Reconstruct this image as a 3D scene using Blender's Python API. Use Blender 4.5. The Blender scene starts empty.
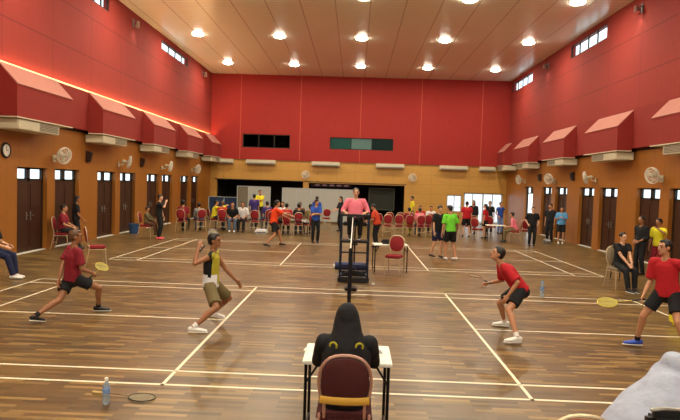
import bpy, bmesh, math, random
from mathutils import Vector as V, Matrix, noise
R = math.radians
random.seed(7)
S = bpy.context.scene
COL = S.collection

# ---------------------------------------------------------------- camera
cam = bpy.data.cameras.new('camera'); camo = bpy.data.objects.new('camera', cam); COL.objects.link(camo)
def cam_matrix(yaw, pitch, roll):
    cy, sy, cp, sp = math.cos(yaw), math.sin(yaw), math.cos(pitch), math.sin(pitch)
    f = V((sy*cp, cy*cp, -sp)); r = V((cy, -sy, 0)); u = r.cross(f)
    r2 = r*math.cos(roll) + u*math.sin(roll); u2 = -r*math.sin(roll) + u*math.cos(roll)
    return Matrix((r2, u2, -f)).transposed().to_4x4()
camo.matrix_world = Matrix.Translation((0.0288, -6.1377, 2.241)) @ cam_matrix(-0.0253, 0.0443, 0.0322)
cam.lens = 577.97/680*36; cam.sensor_width = 36; cam.clip_end = 200
S.camera = camo
# ---------------------------------------------------------------- world / exposure
W = bpy.data.worlds.new('daylight'); S.world = W; W.use_nodes = True
W.node_tree.nodes['Background'].inputs[0].default_value = (0.90, 0.97, 1.0, 1)
W.node_tree.nodes['Background'].inputs[1].default_value = 2.0
S.view_settings.view_transform = 'Standard'; S.view_settings.look = 'None'
S.view_settings.gamma = 1; S.view_settings.use_curve_mapping = False
S.view_settings.exposure = 0.03
S.cycles.use_denoising = True
S.cycles.max_bounces = 6; S.cycles.diffuse_bounces = 4
LAMP_W = 58.0          # every recessed ceiling lamp
COVE = 52.0             # warm strip in the left cove
HALL = dict(XL=-9.25, XR=9.55, YB=30.6, YF=-13.0, H=9.0)

# ---------------------------------------------------------------- materials
def s2l(c):
    return tuple(((x/255)/12.92 if x/255 <= .04045 else ((x/255+.055)/1.055)**2.4) for x in c)
MATS = {}
def mat(name, rgb, rough=.6, metal=0, var=.12, scale=8, bump=0, bscale=40, trans=0, emit=0, stretch=(1,1,1), coat=0, spec=.5, ior=1.45):
    if name in MATS: return MATS[name]
    m = bpy.data.materials.new(name); m.use_nodes = True
    nt = m.node_tree; b = nt.nodes['Principled BSDF']; c = s2l(rgb)
    b.inputs['Roughness'].default_value = rough; b.inputs['Metallic'].default_value = metal
    b.inputs['Transmission Weight'].default_value = trans; b.inputs['Coat Weight'].default_value = coat
    b.inputs['Specular IOR Level'].default_value = spec; b.inputs['IOR'].default_value = ior
    tc = nt.nodes.new('ShaderNodeTexCoord'); mp = nt.nodes.new('ShaderNodeMapping'); mp.inputs['Scale'].default_value = stretch
    nt.links.new(tc.outputs['Object'], mp.inputs[0])
    nz = nt.nodes.new('ShaderNodeTexNoise'); nz.inputs['Scale'].default_value = scale; nz.inputs['Detail'].default_value = 4
    nt.links.new(mp.outputs[0], nz.inputs['Vector'])
    mx = nt.nodes.new('ShaderNodeMix'); mx.data_type = 'RGBA'
    mx.inputs[6].default_value = tuple(x*(1-var) for x in c)+(1,); mx.inputs[7].default_value = tuple(min(1, x*(1+var)) for x in c)+(1,)
    nt.links.new(nz.outputs[0], mx.inputs[0]); nt.links.new(mx.outputs[2], b.inputs['Base Color'])
    if emit:
        b.inputs['Emission Color'].default_value = c+(1,); b.inputs['Emission Strength'].default_value = emit
    if bump:
        n2 = nt.nodes.new('ShaderNodeTexNoise'); n2.inputs['Scale'].default_value = bscale; n2.inputs['Detail'].default_value = 3
        nt.links.new(mp.outputs[0], n2.inputs['Vector'])
        bp = nt.nodes.new('ShaderNodeBump'); bp.inputs['Strength'].default_value = bump; bp.inputs['Distance'].default_value = .02
        nt.links.new(n2.outputs[0], bp.inputs['Height']); nt.links.new(bp.outputs[0], b.inputs['Normal'])
    MATS[name] = m; return m

class NT:
    """small node helper for the larger surfaces"""
    def __init__(s, name, rough, coat=0):
        s.m = bpy.data.materials.new(name); s.m.use_nodes = True; s.t = s.m.node_tree
        s.b = s.t.nodes['Principled BSDF']; s.b.inputs['Roughness'].default_value = rough; s.b.inputs['Coat Weight'].default_value = coat
        tc = s.t.nodes.new('ShaderNodeTexCoord'); s.co = tc.outputs['Object']
    def mapping(s, scale=(1,1,1), rot=(0,0,0), loc=(0,0,0), src=None):
        n = s.t.nodes.new('ShaderNodeMapping'); n.inputs['Scale'].default_value = scale; n.inputs['Rotation'].default_value = rot; n.inputs['Location'].default_value = loc
        s.t.links.new(src or s.co, n.inputs[0]); return n.outputs[0]
    def noise(s, vec, scale, detail=4, rough=.5):
        n = s.t.nodes.new('ShaderNodeTexNoise'); n.inputs['Scale'].default_value = scale; n.inputs['Detail'].default_value = detail; n.inputs['Roughness'].default_value = rough
        s.t.links.new(vec, n.inputs['Vector']); return n.outputs[0]
    def mix(s, fac, a, b, mode='MIX'):
        n = s.t.nodes.new('ShaderNodeMix'); n.data_type = 'RGBA'; n.blend_type = mode
        for i, v in ((0, fac), (6, a), (7, b)):
            if isinstance(v, (int, float)): n.inputs[i].default_value = v
            elif isinstance(v, tuple): n.inputs[i].default_value = v if len(v) == 4 else v+(1,)
            else: s.t.links.new(v, n.inputs[i])
        return n.outputs[2]
    def math(s, op, a, b=0.0, c=0.0):
        n = s.t.nodes.new('ShaderNodeMath'); n.operation = op
        for i, v in enumerate((a, b, c)):
            if isinstance(v, (int, float)): n.inputs[i].default_value = v
            else: s.t.links.new(v, n.inputs[i])
        return n.outputs[0]
    def sep(s, vec=None):
        n = s.t.nodes.new('ShaderNodeSeparateXYZ'); s.t.links.new(vec or s.co, n.inputs[0]); return n.outputs
    def line(s, coord, period, width, off=0.0):
        """1 on thin seams repeated every period"""
        x = s.math('FRACT', s.math('DIVIDE', s.math('ADD', coord, 1000*period-off), period))
        return s.math('LESS_THAN', x, width/period)
    def ramp(s, fac, stops):
        n = s.t.nodes.new('ShaderNodeValToRGB'); r = n.color_ramp
        while len(r.elements) < len(stops): r.elements.new(.5)
        for e, (p, c) in zip(r.elements, stops): e.position = p; e.color = c+(1,)
        s.t.links.new(fac, n.inputs[0]); return n.outputs[0]
    def bump(s, h, strength=.3, dist=.01):
        n = s.t.nodes.new('ShaderNodeBump'); n.inputs['Strength'].default_value = strength; n.inputs['Distance'].default_value = dist
        s.t.links.new(h, n.inputs['Height']); s.t.links.new(n.outputs[0], s.b.inputs['Normal'])
    def color(s, c): s.t.links.new(c, s.b.inputs['Base Color'])

def floor_mat():
    n = NT('parquet', .3, 0)
    br = n.t.nodes.new('ShaderNodeTexBrick'); v = n.mapping()
    n.t.links.new(v, br.inputs['Vector'])
    br.offset = .37; br.offset_frequency = 2; br.squash = 1
    br.inputs['Scale'].default_value = 1; br.inputs['Brick Width'].default_value = .5; br.inputs['Row Height'].default_value = .062
    br.inputs['Mortar Size'].default_value = .0016; br.inputs['Bias'].default_value = 0
    br.inputs['Color1'].default_value = (0, 0, 0, 1); br.inputs['Color2'].default_value = (1, 1, 1, 1); br.inputs['Mortar'].default_value = (.5, .5, .5, 1)
    plank = n.ramp(br.outputs['Color'], [(0, s2l((60, 43, 21))), (.3, s2l((96, 73, 37))), (.7, s2l((120, 93, 50))), (1, s2l((172, 138, 78)))])
    g = n.noise(n.mapping((1.2, 22, 1)), 4, 5, .6)
    c = n.mix(n.math('MULTIPLY', g, .55), plank, s2l((68, 49, 24)))
    big = n.noise(n.mapping((.25, .8, 1)), 1.2, 2)
    c = n.mix(n.math('MULTIPLY', big, .35), c, s2l((118, 94, 58)))
    c = n.mix(n.math('MULTIPLY', br.outputs['Fac'], .6), c, s2l((62, 42, 28)))
    n.color(c)
    rr = n.math('MULTIPLY_ADD', n.noise(n.co, 3, 3), .14, .25)
    n.t.links.new(rr, n.b.inputs['Roughness'])
    n.bump(br.outputs['Fac'], -.08, .002)
    return n.m
def red_mat(name='red_wall_panel', axis=1, seams=(6.33, 7.68), xoff=1.3, per=2.52, pale=False):
    n = NT(name, .85); x = n.sep()
    c = n.mix(n.noise(n.mapping((6, 6, .8)), 3, 5), s2l((136, 36, 26)), s2l((154, 46, 34)))
    sv = n.line(x[axis], per, .03, xoff)
    sh = 0.0
    m = sv
    for z in seams:
        d = n.math('LESS_THAN', n.math('ABSOLUTE', n.math('SUBTRACT', x[2], z)), .02)
        m = n.math('MAXIMUM', m, d)
    c = n.mix(n.math('MULTIPLY', m, .45 if not pale else .5), c, s2l((70, 12, 12)) if not pale else s2l((235, 150, 120)))
    n.color(c); n.bump(n.noise(n.co, 120, 2), .15, .004)
    return n.m
def back_red_mat():
    # joints of the rear wall are pale strips from the ceiling down
    n = NT('red_rear_panel', .85); x = n.sep()
    c = n.mix(n.noise(n.mapping((6, 6, .8)), 3, 5), s2l((146, 32, 27)), s2l((164, 43, 34)))
    m = n.line(x[0], 3.8, .04, .1-1.9+2.0)
    n.color(n.mix(n.math('MULTIPLY', m, .45), c, s2l((225, 120, 90))))
    n.bump(n.noise(n.co, 120, 2), .15, .004)
    return n.m
def wood_mat(name, lo, hi, axis, per, off=0., hper=None):
    n = NT(name, .42); x = n.sep()
    sc = (14, 14, 1.0) if hper is None else (1.2, 1.2, 16)
    g = n.noise(n.mapping(sc), 2.2, 6, .65)
    c = n.mix(g, s2l(lo), s2l(hi))
    m = n.line(x[axis], per, .012, off)
    if hper: m = n.math('MAXIMUM', m, n.line(x[2], hper, .012))
    n.color(n.mix(n.math('MULTIPLY', m, .6), c, tuple(v*.3 for v in s2l(lo))))
    n.t.links.new(n.math('MULTIPLY_ADD', g, .25, .32), n.b.inputs['Roughness'])
    return n.m
def ceil_mat():
    n = NT('ceiling_slats', .26); x = n.sep()
    base = n.mix(n.noise(n.mapping((1, 5, 1)), 2, 3), s2l((236, 242, 220)), s2l((244, 250, 232)))
    rib = n.line(x[1], .30, .05)
    seam = n.line(x[0], 1.32, .045, .35)
    c = n.mix(n.math('MULTIPLY', rib, .16), base, s2l((120, 92, 62)))
    c = n.mix(n.math('MULTIPLY', seam, .45), c, s2l((110, 80, 50)))
    n.color(c); return n.m
M_FLOOR = floor_mat()
M_RED = red_mat(); M_REDL = red_mat('red_wall_panel_left', 1, (6.33, 7.68), 1.2, 2.52)
M_REDB = back_red_mat()
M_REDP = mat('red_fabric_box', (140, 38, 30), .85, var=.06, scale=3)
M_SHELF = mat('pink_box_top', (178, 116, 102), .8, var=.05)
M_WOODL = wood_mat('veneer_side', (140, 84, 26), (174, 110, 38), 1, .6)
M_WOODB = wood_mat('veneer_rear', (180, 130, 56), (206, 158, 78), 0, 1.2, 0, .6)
M_CEIL = ceil_mat()
M_DOOR = mat('dark_door_wood', (62, 34, 18), .45, var=.2, scale=3, stretch=(8, 8, .6))
M_DARKFR = mat('dark_frame', (38, 30, 24), .5)
M_LINE = mat('court_paint', (236, 224, 196), .4, var=.05)
M_WHITE = mat('white_paint', (232, 228, 216), .5, var=.03)
M_CREAM = mat('cream_plastic', (206, 196, 168), .5, var=.04)
M_GREY = mat('grey_plastic', (120, 120, 122), .5)
M_BLACK = mat('black_plastic', (18, 18, 20), .45, var=.2)
M_METALB = mat('dark_steel', (26, 28, 34), .35, metal=.6)
M_STEEL = mat('steel', (190, 190, 186), .3, metal=.9)
M_GOLDFR = mat('pale_gold_tube', (204, 184, 150), .35, metal=.45)
M_COPPER = mat('rose_gold_tube', (196, 150, 132), .35, metal=.5)
M_UPH = mat('maroon_upholstery', (140, 28, 36), .8, bump=.3, bscale=90)
M_UPHSHADE = mat('shaded_maroon_upholstery', (74, 24, 26), .85, bump=.3, bscale=90)  # darker copy of the maroon; shade on the chair back put into colour
M_GOLD = mat('gold_band', (206, 158, 60), .5)
M_NET = mat('net_cord', (44, 30, 26), .8)
M_TAPE = mat('net_tape', (226, 220, 210), .7)
M_GLASS = mat('window_glass', (235, 245, 248), .03, trans=1, var=0, ior=1.02)
M_FROST = mat('frosted_glass', (236, 240, 244), .3, trans=.8, var=.02, ior=1.1)
M_LAMP = mat('lamp_lens', (255, 244, 222), .4, emit=48)
M_LED = mat('led_strip_glow', (255, 206, 142), .4, emit=COVE)
M_RIM = mat('lamp_rim', (235, 228, 214), .4)
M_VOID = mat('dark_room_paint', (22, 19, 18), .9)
M_PART = mat('grey_partition_cloth', (176, 178, 172), .7, var=.05)
M_PARTD = mat('brown_partition_cloth', (120, 112, 96), .7, var=.05)
M_BLUEP = mat('navy_partition_cloth', (30, 50, 84), .7)
SK = dict(a=mat('skin_tan', (186, 132, 98), .5, var=.06), b=mat('skin_brown', (150, 100, 68), .5, var=.06), c=mat('skin_fair', (212, 162, 130), .5, var=.05))
def cloth(name, rgb, **k): return mat('cloth_'+name, rgb, .85, var=k.pop('var', .1), scale=6, bump=.35, bscale=25)
C = dict(red=cloth('red', (178, 22, 34)), maroon=cloth('maroon', (128, 22, 38)), black=cloth('black', (20, 20, 24)), navy=cloth('navy', (26, 32, 66)),
 orange=cloth('orange', (236, 72, 26)), blue=cloth('blue', (40, 78, 168)), sky=cloth('sky', (92, 160, 214)), green=cloth('green', (110, 206, 50)),
 yellow=cloth('yellow', (226, 214, 40)), pink=cloth('pink', (244, 128, 148)), purple=cloth('purple', (62, 44, 112)), white=cloth('white', (226, 226, 228)),
 grey=cloth('grey', (128, 130, 130)), denim=cloth('denim', (84, 98, 120)), scarf=cloth('white_veil', (168, 174, 194), var=.04), khaki=cloth('khaki', (112, 98, 64)),
 brown=cloth('brown', (96, 60, 36)), rust=cloth('rust', (196, 60, 30)), olive=cloth('olive', (172, 162, 40)), bluewhite=cloth('blue_white', (120, 140, 190)))
M_HAIR = mat('black_hair', (18, 15, 14), .5, var=.3, scale=60, stretch=(1, 1, .1))
M_HAIRB = mat('brown_hair', (92, 62, 40), .55, var=.3, scale=60)
M_EYE = mat('eye_dark', (14, 10, 8), .2); M_LIP = mat('lip', (150, 72, 66), .5)
M_SHW = mat('shoe_white', (232, 230, 226), .5); M_SHB = mat('shoe_black', (28, 26, 28), .5); M_SHBL = mat('shoe_blue', (44, 74, 176), .5)
M_SHN = mat('shoe_navy', (38, 46, 60), .5); M_SHP = mat('shoe_pink', (250, 96, 110), .5); M_SOLE = mat('shoe_sole', (226, 222, 210), .6)

# ---------------------------------------------------------------- mesh helpers
class MB:
    def __init__(s): s.b = bmesh.new()
    def box(s, a, b, M=None):
        x0, y0, z0 = a; x1, y1, z1 = b
        vs = [V((x, y, z)) for x in (x0, x1) for y in (y0, y1) for z in (z0, z1)]
        if M is not None: vs = [M @ v for v in vs]
        v = [s.b.verts.new(p) for p in vs]
        for f in ((0,1,3,2), (4,6,7,5), (0,4,5,1), (2,3,7,6), (0,2,6,4), (1,5,7,3)): s.b.faces.new([v[i] for i in f])
        return s
    def prism(s, poly, a, b, axis=1):
        """poly: list of 2-D points; extruded along axis from a to b"""
        def P(p, t):
            if axis == 0: return V((t, p[0], p[1]))
            if axis == 1: return V((p[0], t, p[1]))
            return V((p[0], p[1], t))
        A = [s.b.verts.new(P(p, a)) for p in poly]; B = [s.b.verts.new(P(p, b)) for p in poly]
        n = len(poly)
        s.b.faces.new(A); s.b.faces.new(B[::-1])
        for i in range(n): s.b.faces.new((A[i], B[i], B[(i+1) % n], A[(i+1) % n]))
        return s
    def loft(s, pts, rad, side=None, n=10, round_caps=True, closed=False):
        pts = [V(p) for p in pts]
        rad = [r if isinstance(r, tuple) else (r, r) for r in rad]
        if len(rad) == 1: rad = rad*len(pts)
        if round_caps and not closed:
            d0 = (pts[0]-pts[1]).normalized(); d1 = (pts[-1]-pts[-2]).normalized()
            r0, r1 = min(rad[0]), min(rad[-1])
            P0 = [(pts[0]+d0*r0*.97, .22), (pts[0]+d0*r0*.8, .6), (pts[0]+d0*r0*.45, .89)]
            P1 = [(pts[-1]+d1*r1*.45, .89), (pts[-1]+d1*r1*.8, .6), (pts[-1]+d1*r1*.97, .22)]
            R0, R1 = rad[0], rad[-1]
            pts = [p for p, _ in P0]+pts+[p for p, _ in P1]
            rad = [(R0[0]*k, R0[1]*k) for _, k in P0]+rad+[(R1[0]*k, R1[1]*k) for _, k in P1]
        rings = []; N = len(pts); prev = None
        for i, p in enumerate(pts):
            if closed: t = pts[(i+1) % N]-pts[i-1]
            elif i == 0: t = pts[1]-pts[0]
            elif i == N-1: t = pts[-1]-pts[-2]
            else: t = (pts[i+1]-p).normalized()+(p-pts[i-1]).normalized()
            if t.length < 1e-9: t = V((0, 0, 1))
            t.normalize()
            ref = V(side) if side is not None else (prev if prev is not None else (V((1, 0, 0)) if abs(t.x) < .8 else V((0, 1, 0))))
            a = ref - t*ref.dot(t)
            if a.length < 1e-4: a = V((0, 1, 0)) - t*t.y
            a.normalize(); b = t.cross(a); prev = a
            rings.append([s.b.verts.new(p + a*rad[i][0]*math.cos(2*math.pi*k/n) + b*rad[i][1]*math.sin(2*math.pi*k/n)) for k in range(n)])
        for i in range(N if closed else N-1):
            r0, r1 = rings[i], rings[(i+1) % N]
            for k in range(n): s.b.faces.new((r0[k], r0[(k+1) % n], r1[(k+1) % n], r1[k]))
        if not closed: s.b.faces.new(rings[0][::-1]); s.b.faces.new(rings[-1])
        return s
    def ell(s, c, r, M=None, nu=12, nv=8):
        c = V(c); rows = []
        f = lambda u, v: V((r[0]*math.sin(v)*math.cos(u), r[1]*math.sin(v)*math.sin(u), r[2]*math.cos(v)))
        M = M or Matrix.Identity(3)
        top = s.b.verts.new(c+M@V((0, 0, r[2]))); bot = s.b.verts.new(c+M@V((0, 0, -r[2])))
        for j in range(1, nv): rows.append([s.b.verts.new(c+M@f(2*math.pi*i/nu, math.pi*j/nv)) for i in range(nu)])
        for i in range(nu):
            k = (i+1) % nu
            s.b.faces.new((top, rows[0][i], rows[0][k])); s.b.faces.new((bot, rows[-1][k], rows[-1][i]))
            for j in range(nv-2): s.b.faces.new((rows[j][i], rows[j+1][i], rows[j+1][k], rows[j][k]))
        return s
    def lathe(s, prof, c=(0, 0, 0), n=20, M=None):
        c = V(c); M = M or Matrix.Identity(3); rings = []
        for r, z in prof: rings.append([s.b.verts.new(c+M@V((r*math.cos(2*math.pi*k/n), r*math.sin(2*math.pi*k/n), z))) for k in range(n)])
        for a, b in zip(rings, rings[1:]):
            for k in range(n): s.b.faces.new((a[k], a[(k+1) % n], b[(k+1) % n], b[k]))
        s.b.faces.new(rings[0][::-1]); s.b.faces.new(rings[-1]); return s
    def build(s, name, m, parent=None, smooth=True, bevel=0):
        if bevel: bmesh.ops.bevel(s.b, geom=list(s.b.edges), offset=bevel, segments=2, affect='EDGES', clamp_overlap=True)
        bmesh.ops.recalc_face_normals(s.b, faces=list(s.b.faces))
        me = bpy.data.meshes.new(name); s.b.to_mesh(me); s.b.free()
        o = bpy.data.objects.new(name, me); COL.objects.link(o)
        for x in (m if isinstance(m, (list, tuple)) else [m]): me.materials.append(x)
        if parent is not None: o.parent = parent
        if smooth:
            for p in me.polygons: p.use_smooth = True
            if smooth == 'auto' or smooth is True:
                try: me.set_sharp_from_angle(angle=R(40))
                except Exception: pass
        return o
def box(name, a, b, m, parent=None, bevel=0): return MB().box(a, b).build(name, m, parent, smooth=False, bevel=bevel)
def tag(o, label=None, cat=None, group=None, kind=None):
    if label: o['label'] = label
    if cat: o['category'] = cat
    if group: o['group'] = group
    if kind: o['kind'] = kind
    return o
def struct(o): o['kind'] = 'structure'; return o
def empty(name, loc=(0, 0, 0), rz=0, label=None, cat=None, group=None):
    o = bpy.data.objects.new(name, None); COL.objects.link(o); o.location = loc; o.rotation_euler = (0, 0, R(rz)); o.empty_display_size = .1
    return tag(o, label, cat, group)
KIDS = {}
def kids(o): return [c for c in bpy.data.objects if c.parent is o]
def copy_tree(o, parent=None, _k=None):
    c = o.copy(); COL.objects.link(c)
    if parent is not None: c.parent = parent
    for ch in (_k or kids)(o): copy_tree(ch, c)
    return c
def dup(proto, loc, rz=0, label=None, cat=None, group=None, m=None):
    """first use moves the prototype itself"""
    o = proto if not proto.get('_used') else copy_tree(proto)
    proto['_used'] = 1
    o.location = loc; o.rotation_euler = (0, 0, R(rz))
    for k in ('label', 'category', 'group'):
        if k in o: del o[k]
    return tag(o, label, cat, group)

# ================================================================ STRUCTURE
XL, XR, YB, YF, H = (HALL[k] for k in ('XL', 'XR', 'YB', 'YF', 'H'))
struct(box('floor', (XL-2.5, YF-.3, -.2), (XR+2.5, YB+4, 0), M_FLOOR))
struct(box('ceiling', (XL-.4, YF-.3, H), (XR+.4, YB+.3, H+.2), M_CEIL))

def wall_with_holes(name, face, out, y0, y1, z0, z1, holes, m, axis='x'):
    """slab between face and out, cut by rectangular holes (a0,a1,z0,z1) sorted along a"""
    mb = MB(); lo, hi = min(face, out), max(face, out)
    def B(a0, a1, b0, b1):
        if a1-a0 < 1e-4 or b1-b0 < 1e-4: return
        if axis == 'x': mb.box((lo, a0, b0), (hi, a1, b1))
        else: mb.box((a0, lo, b0), (a1, hi, b1))
    a = y0
    for h0, h1, w0, w1 in sorted(holes):
        B(a, h0, z0, z1); B(h0, h1, z0, w0); B(h0, h1, w1, z1); a = h1
    B(a, y1, z0, z1)
    return struct(mb.build(name, m, smooth=False))
DH = 2.44
LP = [(9.5+4.95*k+d, 11.05+4.95*k+d) for k in (-2, -1, 0, 1, 2, 3) for d in (0, 2.0)]
RP = [(10.15+5.0*k+d, 11.65+5.0*k+d) for k in (-2, -1, 0, 1, 2, 3) for d in (0, 2.05)]
LP = [p for p in LP if p[1] < 28]; RP = [p for p in RP if p[1] < 27]
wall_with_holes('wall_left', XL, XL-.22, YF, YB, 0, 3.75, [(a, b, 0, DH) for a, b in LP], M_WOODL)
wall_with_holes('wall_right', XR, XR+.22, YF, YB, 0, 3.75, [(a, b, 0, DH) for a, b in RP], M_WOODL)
HL = [(12.9, 15.2), (21.0, 25.25), (4.5, 8.7)]; HR = [(16.75, 20.5), (26.15, 30.1), (7.4, 11.1)]
wall_with_holes('wall_left', XL, XL-.22, YF, YB, 3.75, H, [(a, b, 8.3, 8.74) for a, b in HL], M_REDL)
wall_with_holes('wall_right', XR, XR+.22, YF, YB, 3.75, H, [(a, b, 8.22, 8.78) for a, b in HR], M_RED)
# red band in front of the upper wall, with the cove behind its top edge
for side, X, d in (('left', XL, 1), ('right', XR, -1)):
    mb = MB(); x0, x1 = sorted((X, X+.2*d)); mb.box((x0, YF, 3.78), (x1, YB, 4.98))
    e0, e1 = sorted((X+.16*d, X+.2*d)); mb.box((e0, YF, 4.98), (e1, YB, 5.06))
    struct(mb.build('trim_band_'+side, M_REDP, smooth=False))
    e0, e1 = sorted((X, X+.012*d)); struct(box('trim_cove_'+side, (e0, YF, 4.98), (e1, YB-.1, 5.17), M_CREAM if d == 1 else M_REDP))  # strip added; left one cream to brighten the cove's glow line
    mb = MB(); x0, x1 = sorted((X, X+.03*d)); mb.box((x0, YF, 3.70), (x1, YB, 3.78)); struct(mb.build('trim_rail_'+side, M_DARKFR, smooth=False))
led = MB().box((XL+.05, YF+.3, 4.985), (XL+.11, YB-.3, 5.0)).build('cove_light_strip', M_LED, smooth=False)
tag(led, 'glowing warm light strip hidden in the cove along the left red wall', 'light strip')
# rear wall: red above, wood below
wall_with_holes('wall_back', YB-.08, YB+.3, XL, XR, 3.65, H, [(-7.22, -4.2, 4.40, 5.26), (-1.68, 2.33, 4.45, 5.20)], M_REDB, 'y')
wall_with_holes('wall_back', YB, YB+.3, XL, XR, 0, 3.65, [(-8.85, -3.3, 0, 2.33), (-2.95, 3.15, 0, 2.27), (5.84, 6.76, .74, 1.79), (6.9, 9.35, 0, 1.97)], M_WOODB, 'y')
wall_with_holes('wall_front', YF-.3, YF, XL, XR, 0, H, [(-8, -3.2, .3, 2.5), (-2.4, 2.6, .3, 2.5), (3.4, 8.4, .3, 2.5)], M_CREAM, 'y')
# dark rooms behind the two openings and the two high windows
def room(name, x0, x1, y0, y1, z0, z1, m):
    mb = MB(); t = .06
    mb.box((x0-t, y1, z0), (x1+t, y1+t, z1)); mb.box((x0-t, y0, z0), (x0, y1, z1)); mb.box((x1, y0, z0), (x1+t, y1, z1))
    mb.box((x0-t, y0, z1), (x1+t, y1+t, z1+t))
    if z0 > .5: mb.box((x0-t, y0, z0-t), (x1+t, y1+t, z0))
    return struct(mb.build(name, m, smooth=False))
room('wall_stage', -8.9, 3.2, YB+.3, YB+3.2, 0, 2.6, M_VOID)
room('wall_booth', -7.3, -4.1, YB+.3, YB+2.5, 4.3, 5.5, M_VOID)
room('wall_booth', -1.75, 2.4, YB+.3, YB+2.5, 4.3, 5.5, mat('booth_teal_paint', (60, 120, 112), .8))
# high windows in the side walls
wn = 0
for x0, x1 in ((-8, -3.2), (-2.4, 2.6), (3.4, 8.4)):   # unseen front windows, added behind the camera for cool daylight fill
    wn += 1; mb = MB(); mb.box((x0, YF-.2, .3), (x1, YF-.12, .38)).box((x0, YF-.2, 2.42), (x1, YF-.12, 2.5))
    for i in range(5): xx = x0+(x1-x0-.08)*i/4; mb.box((xx, YF-.2, .3), (xx+.08, YF-.12, 2.5))
    w = struct(mb.build('window_%d' % wn, M_DARKFR, smooth=False))
    box('window_pane', (x0+.02, YF-.164, .32), (x1-.02, YF-.156, 2.48), M_GLASS, w)
for X, d, L, z0, z1 in ((XL, -1, HL, 8.3, 8.72), (XR, 1, HR, 8.22, 8.78)):
    for a, b in L:
        wn += 1; x0, x1 = sorted((X+.02*d, X+.07*d)); mb = MB(); k = 4
        mb.box((x0, a, z0), (x1, b, z0+.04)).box((x0, a, z1-.04), (x1, b, z1))
        for i in range(k+1):
            y = a+(b-a-.05)*i/k; mb.box((x0, y, z0), (x1, y+.05, z1))
        w = struct(mb.build('window_%d' % wn, M_DARKFR, smooth=False))
        box('window_pane', ((x0+x1)/2-.004, a+.02, z0+.02), ((x0+x1)/2+.004, b-.02, z1-.02), M_GLASS, w)
for x0, x1, z0, z1, cols in ((-7.22, -4.2, 4.40, 5.26, None), (-1.68, 2.33, 4.45, 5.20, ((60, 130, 120), (170, 214, 206), (24, 62, 60)))):
    wn += 1; mb = MB(); y = YB-.02
    mb.box((x0, y, z0), (x1, y+.05, z0+.05)).box((x0, y, z1-.05), (x1, y+.05, z1)); n = 3
    for i in range(n+1):
        x = x0+(x1-x0-.05)*i/n; mb.box((x, y, z0), (x+.05, y+.05, z1))
    w = struct(mb.build('window_%d' % wn, M_DARKFR, smooth=False))
    for i in range(n):
        xa = x0+(x1-x0)*i/n+.03; xb = x0+(x1-x0)*(i+1)/n-.01
        mm = mat('booth_pane_tint_%d' % i, cols[i], .35, var=.15) if cols else M_GLASS  # opaque sheets behind the glass; light in the panes painted as teal tones
        if cols: box('tinted_sheet', (xa, y+.08, z0+.03), (xb, y+.09, z1-.03), mm, w)
        box('window_pane', (xa, y+.02, z0+.04), (xb, y+.028, z1-.04), M_GLASS, w)
# side doors: recessed double doors under a two-pane transom
dn = 0
def side_door(X, d, a, b, leaf=True):
    global dn; dn += 1
    x0, x1 = sorted((X+.13*d, X+.21*d)); w = b-a
    mb = MB()
    for y in (a, b-.07): mb.box((x0, y, 0), (x1, y+.07, DH))
    mb.box((x0, a, DH-.05), (x1, b, DH)); mb.box((x0, a, 2.06), (x1, b, 2.12)); mb.box((x0, (a+b)/2-.08, 2.06), (x1, (a+b)/2+.08, DH))
    fr = struct(mb.build('door_%d' % dn, M_DARKFR, smooth=False))
    xm = (x0+x1)/2
    for y0, y1 in ((a+.07, (a+b)/2-.08), ((a+b)/2+.08, b-.07)):
        box('transom_pane', (xm-.004, y0, 2.12), (xm+.004, y1, DH-.05), M_GLASS, fr)
    th = sorted((X+.01*d, X+.23*d)); box('door_foot_strip', (th[0], a+.02, 0), (th[1], b-.02, .018), M_WHITE, fr)  # white strip across the foot of the doorway
    if not leaf: return
    for y0, y1, s in ((a+.07, (a+b)/2-.003, 1), ((a+b)/2+.003, b-.07, -1)):
        lf = box('door_leaf', (x0+.01, y0, .02), (x1-.01, y1, 2.06), M_DOOR, fr, bevel=.004)
        yy = y1-.1 if s == 1 else y0+.1; xf = x0 if d == 1 else x1
        pl = MB(); pl.box((xf-.012 if d == 1 else xf, yy-.03, .92), (xf if d == 1 else xf+.012, yy+.03, 1.16))
        xh = xf-d*.05
        pl.loft([(xf, yy, 1.06), (xh, yy, 1.06), (xh, yy-s*.1, 1.06)], [.009], n=8)
        pl.build('door_handle', M_STEEL, lf)
        pn = MB()
        for z0, z1 in ((.15, .85), (1.25, 1.95)): 
            q0, q1 = (xf-.006, xf+.012) if d == 1 else (xf-.012, xf+.006)
            pn.box((q0, y0+.1, z0), (q1, y1-.12, z1))
        pn.build('door_panel', M_DOOR, lf, smooth=False)
for a, b in LP: side_door(XL, -1, a, b)
for i, (a, b) in enumerate(RP): side_door(XR, 1, a, b, leaf=(abs(a-25.15) > .1))
wn += 1; mb = MB()
mb.box((5.84, YB+.05, .74), (6.76, YB+.1, .79)).box((5.84, YB+.05, 1.74), (6.76, YB+.1, 1.79)).box((5.84, YB+.05, 1.02), (6.76, YB+.1, 1.05))
for x in (5.84, 6.28, 6.71): mb.box((x, YB+.05, .74), (x+.05, YB+.1, 1.79))
w = struct(mb.build('window_%d' % wn, mat('alu_frame', (180, 186, 190), .4), smooth=False)); box('window_pane', (5.86, YB+.07, .76), (6.74, YB+.078, 1.77), M_FROST, w)
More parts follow.
